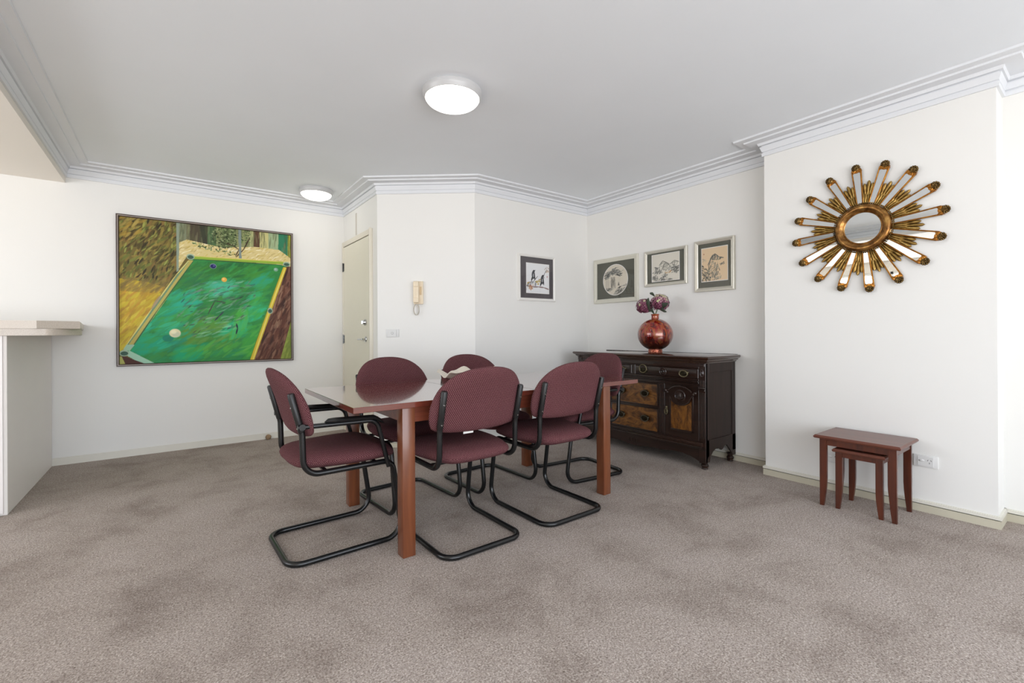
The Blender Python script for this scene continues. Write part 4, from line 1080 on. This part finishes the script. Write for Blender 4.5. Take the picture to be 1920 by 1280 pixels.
bm = BM(); bmesh.ops.create_icosphere(bm, subdivisions=4, radius=.027)
for v in bm.verts: v.co *= 1 + .03 * math.sin(v.co.x * 160) * math.cos(v.co.z * 140)
b = finish('door_stop_ball', bm, M['ball']); b.location = (.805, 5.366, .026)
tag(b, 'small round brown ball lying against the far baseboard', 'ball')

# ------------------------------------------------------------------ dining table
TX0, TX1, TY0, TY1, TZ = .661, 2.690, 2.105, 3.050, .762
TC = ((TX0 + TX1) / 2, (TY0 + TY1) / 2)
t = empty('dining_table', (TC[0], TC[1], 0), 0, 'long cherry wood dining table with square legs', 'table')
hx, hy = (TX1 - TX0) / 2, (TY1 - TY0) / 2
j0, j1 = 1.428 - TC[0], 1.745 - TC[0]
for a, b in ((-hx, j0 - .0012), (j0 + .0012, j1 - .0012), (j1 + .0012, hx)):
    bm = BM(); box(bm, a, b, -hy, hy, TZ - .028, TZ, .0015, 1); finish('tabletop', bm, M['table_wood'], t)
legs = [(.900, 2.112), (2.335, 2.112), (.900, 2.955), (2.335, 2.955)]
for x, y in legs:
    bm = BM(); box(bm, x - TC[0], x + .067 - TC[0], y - TC[1], y + .067 - TC[1], 0, TZ - .028, .003, 2); finish('leg', bm, M['table_leg'], t)
for y in (2.135, 2.978):
    bm = BM(); box(bm, .967 - TC[0], 2.335 - TC[0], y - TC[1], y + .022 - TC[1], TZ - .105, TZ - .028, .0015, 1); finish('apron', bm, M['table_edge'], t)
for x in (.922, 2.358):
    bm = BM(); box(bm, x - TC[0], x + .022 - TC[0], 2.179 - TC[1], 2.955 - TC[1], TZ - .105, TZ - .028, .0015, 1); finish('apron', bm, M['table_edge'], t)
# wavy cream bowl on the table
bm = BM(); rows = []; seg = 72
profb = [(.0, .012), (.04, .010), (.055, .004), (.06, 0), (.065, .004), (.10, .024), (.15, .048), (.19, .066), (.215, .076), (.213, .081), (.19, .072), (.15, .056), (.09, .032), (0, .022)]
for i, (r, z) in enumerate(profb):
    if r == 0: rows.append([bm.verts.new((0, 0, z))]); continue
    k = (r / .215) ** 3
    rows.append([bm.verts.new((r * (1 + .06 * k * math.sin(5 * a + .6)) * math.cos(a), r * (1 + .06 * k * math.sin(5 * a + .6)) * math.sin(a) * .80, z + .018 * k * math.sin(5 * a + 1.0) + .008 * k * math.sin(11 * a))) for a in [2 * PI * q / seg for q in range(seg)]])
for a, b in zip(rows, rows[1:]):
    for k in range(seg):
        k2 = (k + 1) % seg
        if len(a) == 1: bm.faces.new((a[0], b[k], b[k2]))
        elif len(b) == 1: bm.faces.new((a[k], b[0], a[k2]))
        else: bm.faces.new((a[k], b[k], b[k2], a[k2]))
b = finish('bowl', bm, M['bowl'], angle=60); b.location = (1.605, 2.64, TZ + .0005)
tag(b, 'shallow cream wavy-rimmed bowl in the middle of the dining table', 'bowl')

# ------------------------------------------------------------------ chairs
HW = .232
def chair_outline_back():
    h = [(0, .932), (.095, .924), (.175, .896), (.236, .842), (.268, .775), (.277, .715), (.270, .655), (.240, .617), (.15, .601), (0, .597)]
    return catmull(h + [(-x, z) for x, z in h[-2:0:-1]], 5)
def chair_outline_seat():
    h = [(0, .028), (.11, .030), (.18, .052), (.212, .11), (.238, .20), (.256, .32), (.253, .43), (.220, .515), (.12, .558), (0, .566)]
    return catmull(h + [(-x, z) for x, z in h[-2:0:-1]], 5)
def make_chair(arms):
    r = empty('dining_chair', (0, 0, 0))
    bm = BM(); half = [(HW, .010, .812), (HW, .060, .625), (HW, .066, .428), (HW, .508, .428), (HW, .570, .0145), (HW, 0, .0145)]
    pts = half + [(-x, y, z) for x, y, z in half[::-1]]
    rs = [0, .12, .075, .06, .085, .075, .075, .085, .06, .075, .12, 0]
    tube(bm, fillet(pts, rs, 9), .0142, 14); finish('frame', bm, M['black'], r)
    bm = BM(); tube(bm, [(-HW, .17, .432), (HW, .17, .432)], .009, 10); tube(bm, [(-HW, .42, .432), (HW, .42, .432)], .009, 10); finish('seat_support', bm, M['black'], r)
    for s in (-1, 1):
        bm = BM(); tube(bm, [(s * HW, .0575, .636), (s * HW, .0562, .641), (s * HW, .0108, .816), (s * HW, .0095, .822)], [.0145, .0162, .0162, .0125], 16); finish('end_cap', bm, M['black_plastic'], r)
        bm = BM()
        for z in (.655, .755):
            y = .062 - (z - .625) * .267; tube(bm, [(s * HW, y - .014, z), (s * HW, y - .0195, z - .001)], [.0065, .004], 10)
        finish('screws', bm, M['screw'], r)
    bm = cushion(chair_outline_back(), .056, lambda x, z, tt: Vector((x, .098 - .262 * (z - .62) - .75 * max(0, z - .73) ** 2 + .40 * (x * x - HW * HW) - tt * .96, z - tt * .25)), 8, 6)
    bk = finish('backrest', bm, M['fabric'], r, angle=80)
    def st_(x, y, tt):
        dip = .9 * max(0, y - .43) ** 2 * 4 + .25 * max(0, .12 - y) ** 2; return Vector((x, y, .478 - dip * .5 + tt - .010 * math.exp(-((x / .13) ** 2 + ((y - .28) / .14) ** 2)) * (tt > 0)))
    finish('seat', cushion(chair_outline_seat(), .100, st_, 8, 4), M['fabric'], r, angle=80)
    if arms:
        for s in (-1, 1):
            X = s * (HW + .024); bm = BM()
            tube(bm, fillet([(X, .035, .664), (X, .415, .656), (X, .478, .405)], .055, 9), .0118, 12)
            tube(bm, [(s * HW, .053, .664), (s * (HW + .036), .053, .664)], .015, 14)
            tube(bm, [(s * HW, .470, .428), (s * (HW + .030), .470, .428)], .010, 10)
            a = finish('armrest', bm, M['black'], r)
            bm = BM(); rows = []
            for i in range(17):
                f = i / 16; y = .155 + .300 * f; zz = .675 - .012 * f - (.030 * max(0, f - .82) / .18 if f > .82 else 0); w = .020 * (1 - (2 * f - 1) ** 8) ** .5 + .003; hgt = .014 * (1 - (2 * f - 1) ** 10) ** .5 + .002
                rows.append([bm.verts.new((X + w * math.cos(2 * PI * k / 14), y, zz + hgt * (.45 + math.sin(2 * PI * k / 14) * .75))) for k in range(14)])
            for p_, q_ in zip(rows, rows[1:]):
                for k in range(14): bm.faces.new((p_[k], p_[(k + 1) % 14], q_[(k + 1) % 14], q_[k]))
            bm.faces.new(rows[0][::-1]); bm.faces.new(rows[-1]); finish('arm_pad', bm, M['black_plastic'], a)
    return r
def copy_tree(o, parent=None):
    c = o.copy(); col.objects.link(c)
    if parent is not None: c.parent = parent
    for ch in list(o.children): copy_tree(ch, c)
    return c
armed = make_chair(True); plainc = make_chair(False)
chairs = [
    (armed, 0, .425, 2.559, -88.3, 'burgundy armchair with black arms at the left end of the table', 'cantilever armchairs at the table ends'),
    (armed, 1, 2.858, 2.578, 83.7, 'burgundy armchair at the right end of the table, in front of the sideboard', 'cantilever armchairs at the table ends'),
    (plainc, 0, 1.278, 1.945, .6, 'large burgundy armless chair with its back to us, behind the left table leg', 'armless cantilever chairs along the table'),
    (plainc, 1, 1.914, 1.943, .3, 'burgundy armless chair with its back to us, beside the right table leg', 'armless cantilever chairs along the table'),
    (plainc, 1, 1.250, 3.168, 184, 'burgundy armless chair on the far side, its back mirrored in the tabletop', 'armless cantilever chairs along the table'),
    (plainc, 1, 1.892, 3.150, 182, 'burgundy armless chair on the far side, behind the cream bowl', 'armless cantilever chairs along the table'),
]
for src, cp, x, y, a, lab, grp in chairs:
    o = copy_tree(src) if cp else src
    o.location = (x, y, 0); o.rotation_euler = (0, 0, math.radians(a)); tag(o, lab, 'chair', grp)

bk = [c for c in plainc.children if c.name.startswith('backrest')][0]
bm = BM(); box(bm, -.075, -.015, .098, .100, .582, .606); finish('care_tag', bm, M['white_tag'], bk)

# ------------------------------------------------------------------ camera
th, roll = math.radians(36.60354), -.0053153
f0 = Vector((math.sin(th), math.cos(th), 0)); r0 = Vector((math.cos(th), -math.sin(th), 0)); u0 = Vector((0, 0, 1))
c, s = math.cos(roll), math.sin(roll)
R_ = r0 * c + u0 * s; U_ = -r0 * s + u0 * c
cam = bpy.data.cameras.new('camera'); co = bpy.data.objects.new('camera', cam); col.objects.link(co)
m = Matrix.Identity(4)
for i in range(3): m[i][0] = R_[i]; m[i][1] = U_[i]; m[i][2] = -f0[i]
m[2][3] = 1.1; co.matrix_world = m
cam.sensor_width = 36; cam.lens = 858.386 / 1920 * 36; cam.shift_y = -15.926 / 1920; cam.clip_start = .05
scene.camera = co

# ------------------------------------------------------------------ light: overcast sky above, bright lower half added to lift the ceiling
SKY = (8.6, 9.3, 10.3); LOWER_FILL = (10.4, 10.5, 10.8)
w = bpy.data.worlds.new('daylight'); scene.world = w; w.use_nodes = True
bg = w.node_tree.nodes['Background']; bg.inputs[1].default_value = 1.0
wt_ = w.node_tree; tc_ = wt_.nodes.new('ShaderNodeTexCoord'); sp_ = wt_.nodes.new('ShaderNodeSeparateXYZ'); cr_ = wt_.nodes.new('ShaderNodeMapRange')
cr_.inputs['From Min'].default_value = -.03; cr_.inputs['From Max'].default_value = .03
mx_ = wt_.nodes.new('ShaderNodeMix'); mx_.data_type = 'RGBA'; mx_.inputs[6].default_value = (*LOWER_FILL, 1); mx_.inputs[7].default_value = (*SKY, 1)
wt_.links.new(tc_.outputs['Generated'], sp_.inputs[0]); wt_.links.new(sp_.outputs[2], cr_.inputs['Value']); wt_.links.new(cr_.outputs[0], mx_.inputs[0]); wt_.links.new(mx_.outputs[2], bg.inputs[0])
def portal(name, loc, rot, sx, sy):
    l = bpy.data.lights.new(name, 'AREA'); l.shape = 'RECTANGLE'; l.size = sx; l.size_y = sy; l.cycles.is_portal = True
    o = bpy.data.objects.new(name, l); col.objects.link(o); o.location = loc; o.rotation_euler = rot
portal('window_portal', ((WX0 + WX1) / 2, BACK - .07, (WZ0 + WZ1) / 2), (PI / 2, 0, 0), WX1 - WX0, WZ1 - WZ0)
portal('kitchen_window_portal', (KL - .07, (KY0 + KY1) / 2, (KZ0 + KZ1) / 2), (PI / 2, 0, -PI / 2), KY1 - KY0, KZ1 - KZ0)
scene.view_settings.view_transform = 'Standard'; scene.view_settings.look = 'None'
scene.view_settings.gamma = 1; scene.view_settings.use_curve_mapping = False
scene.view_settings.exposure = -0.5
cy = scene.cycles
cy.max_bounces = 10; cy.diffuse_bounces = 6; cy.glossy_bounces = 4; cy.transparent_max_bounces = 8
cy.use_denoising = True; cy.sample_clamp_indirect = 6; cy.caustics_reflective = False; cy.caustics_refractive = False
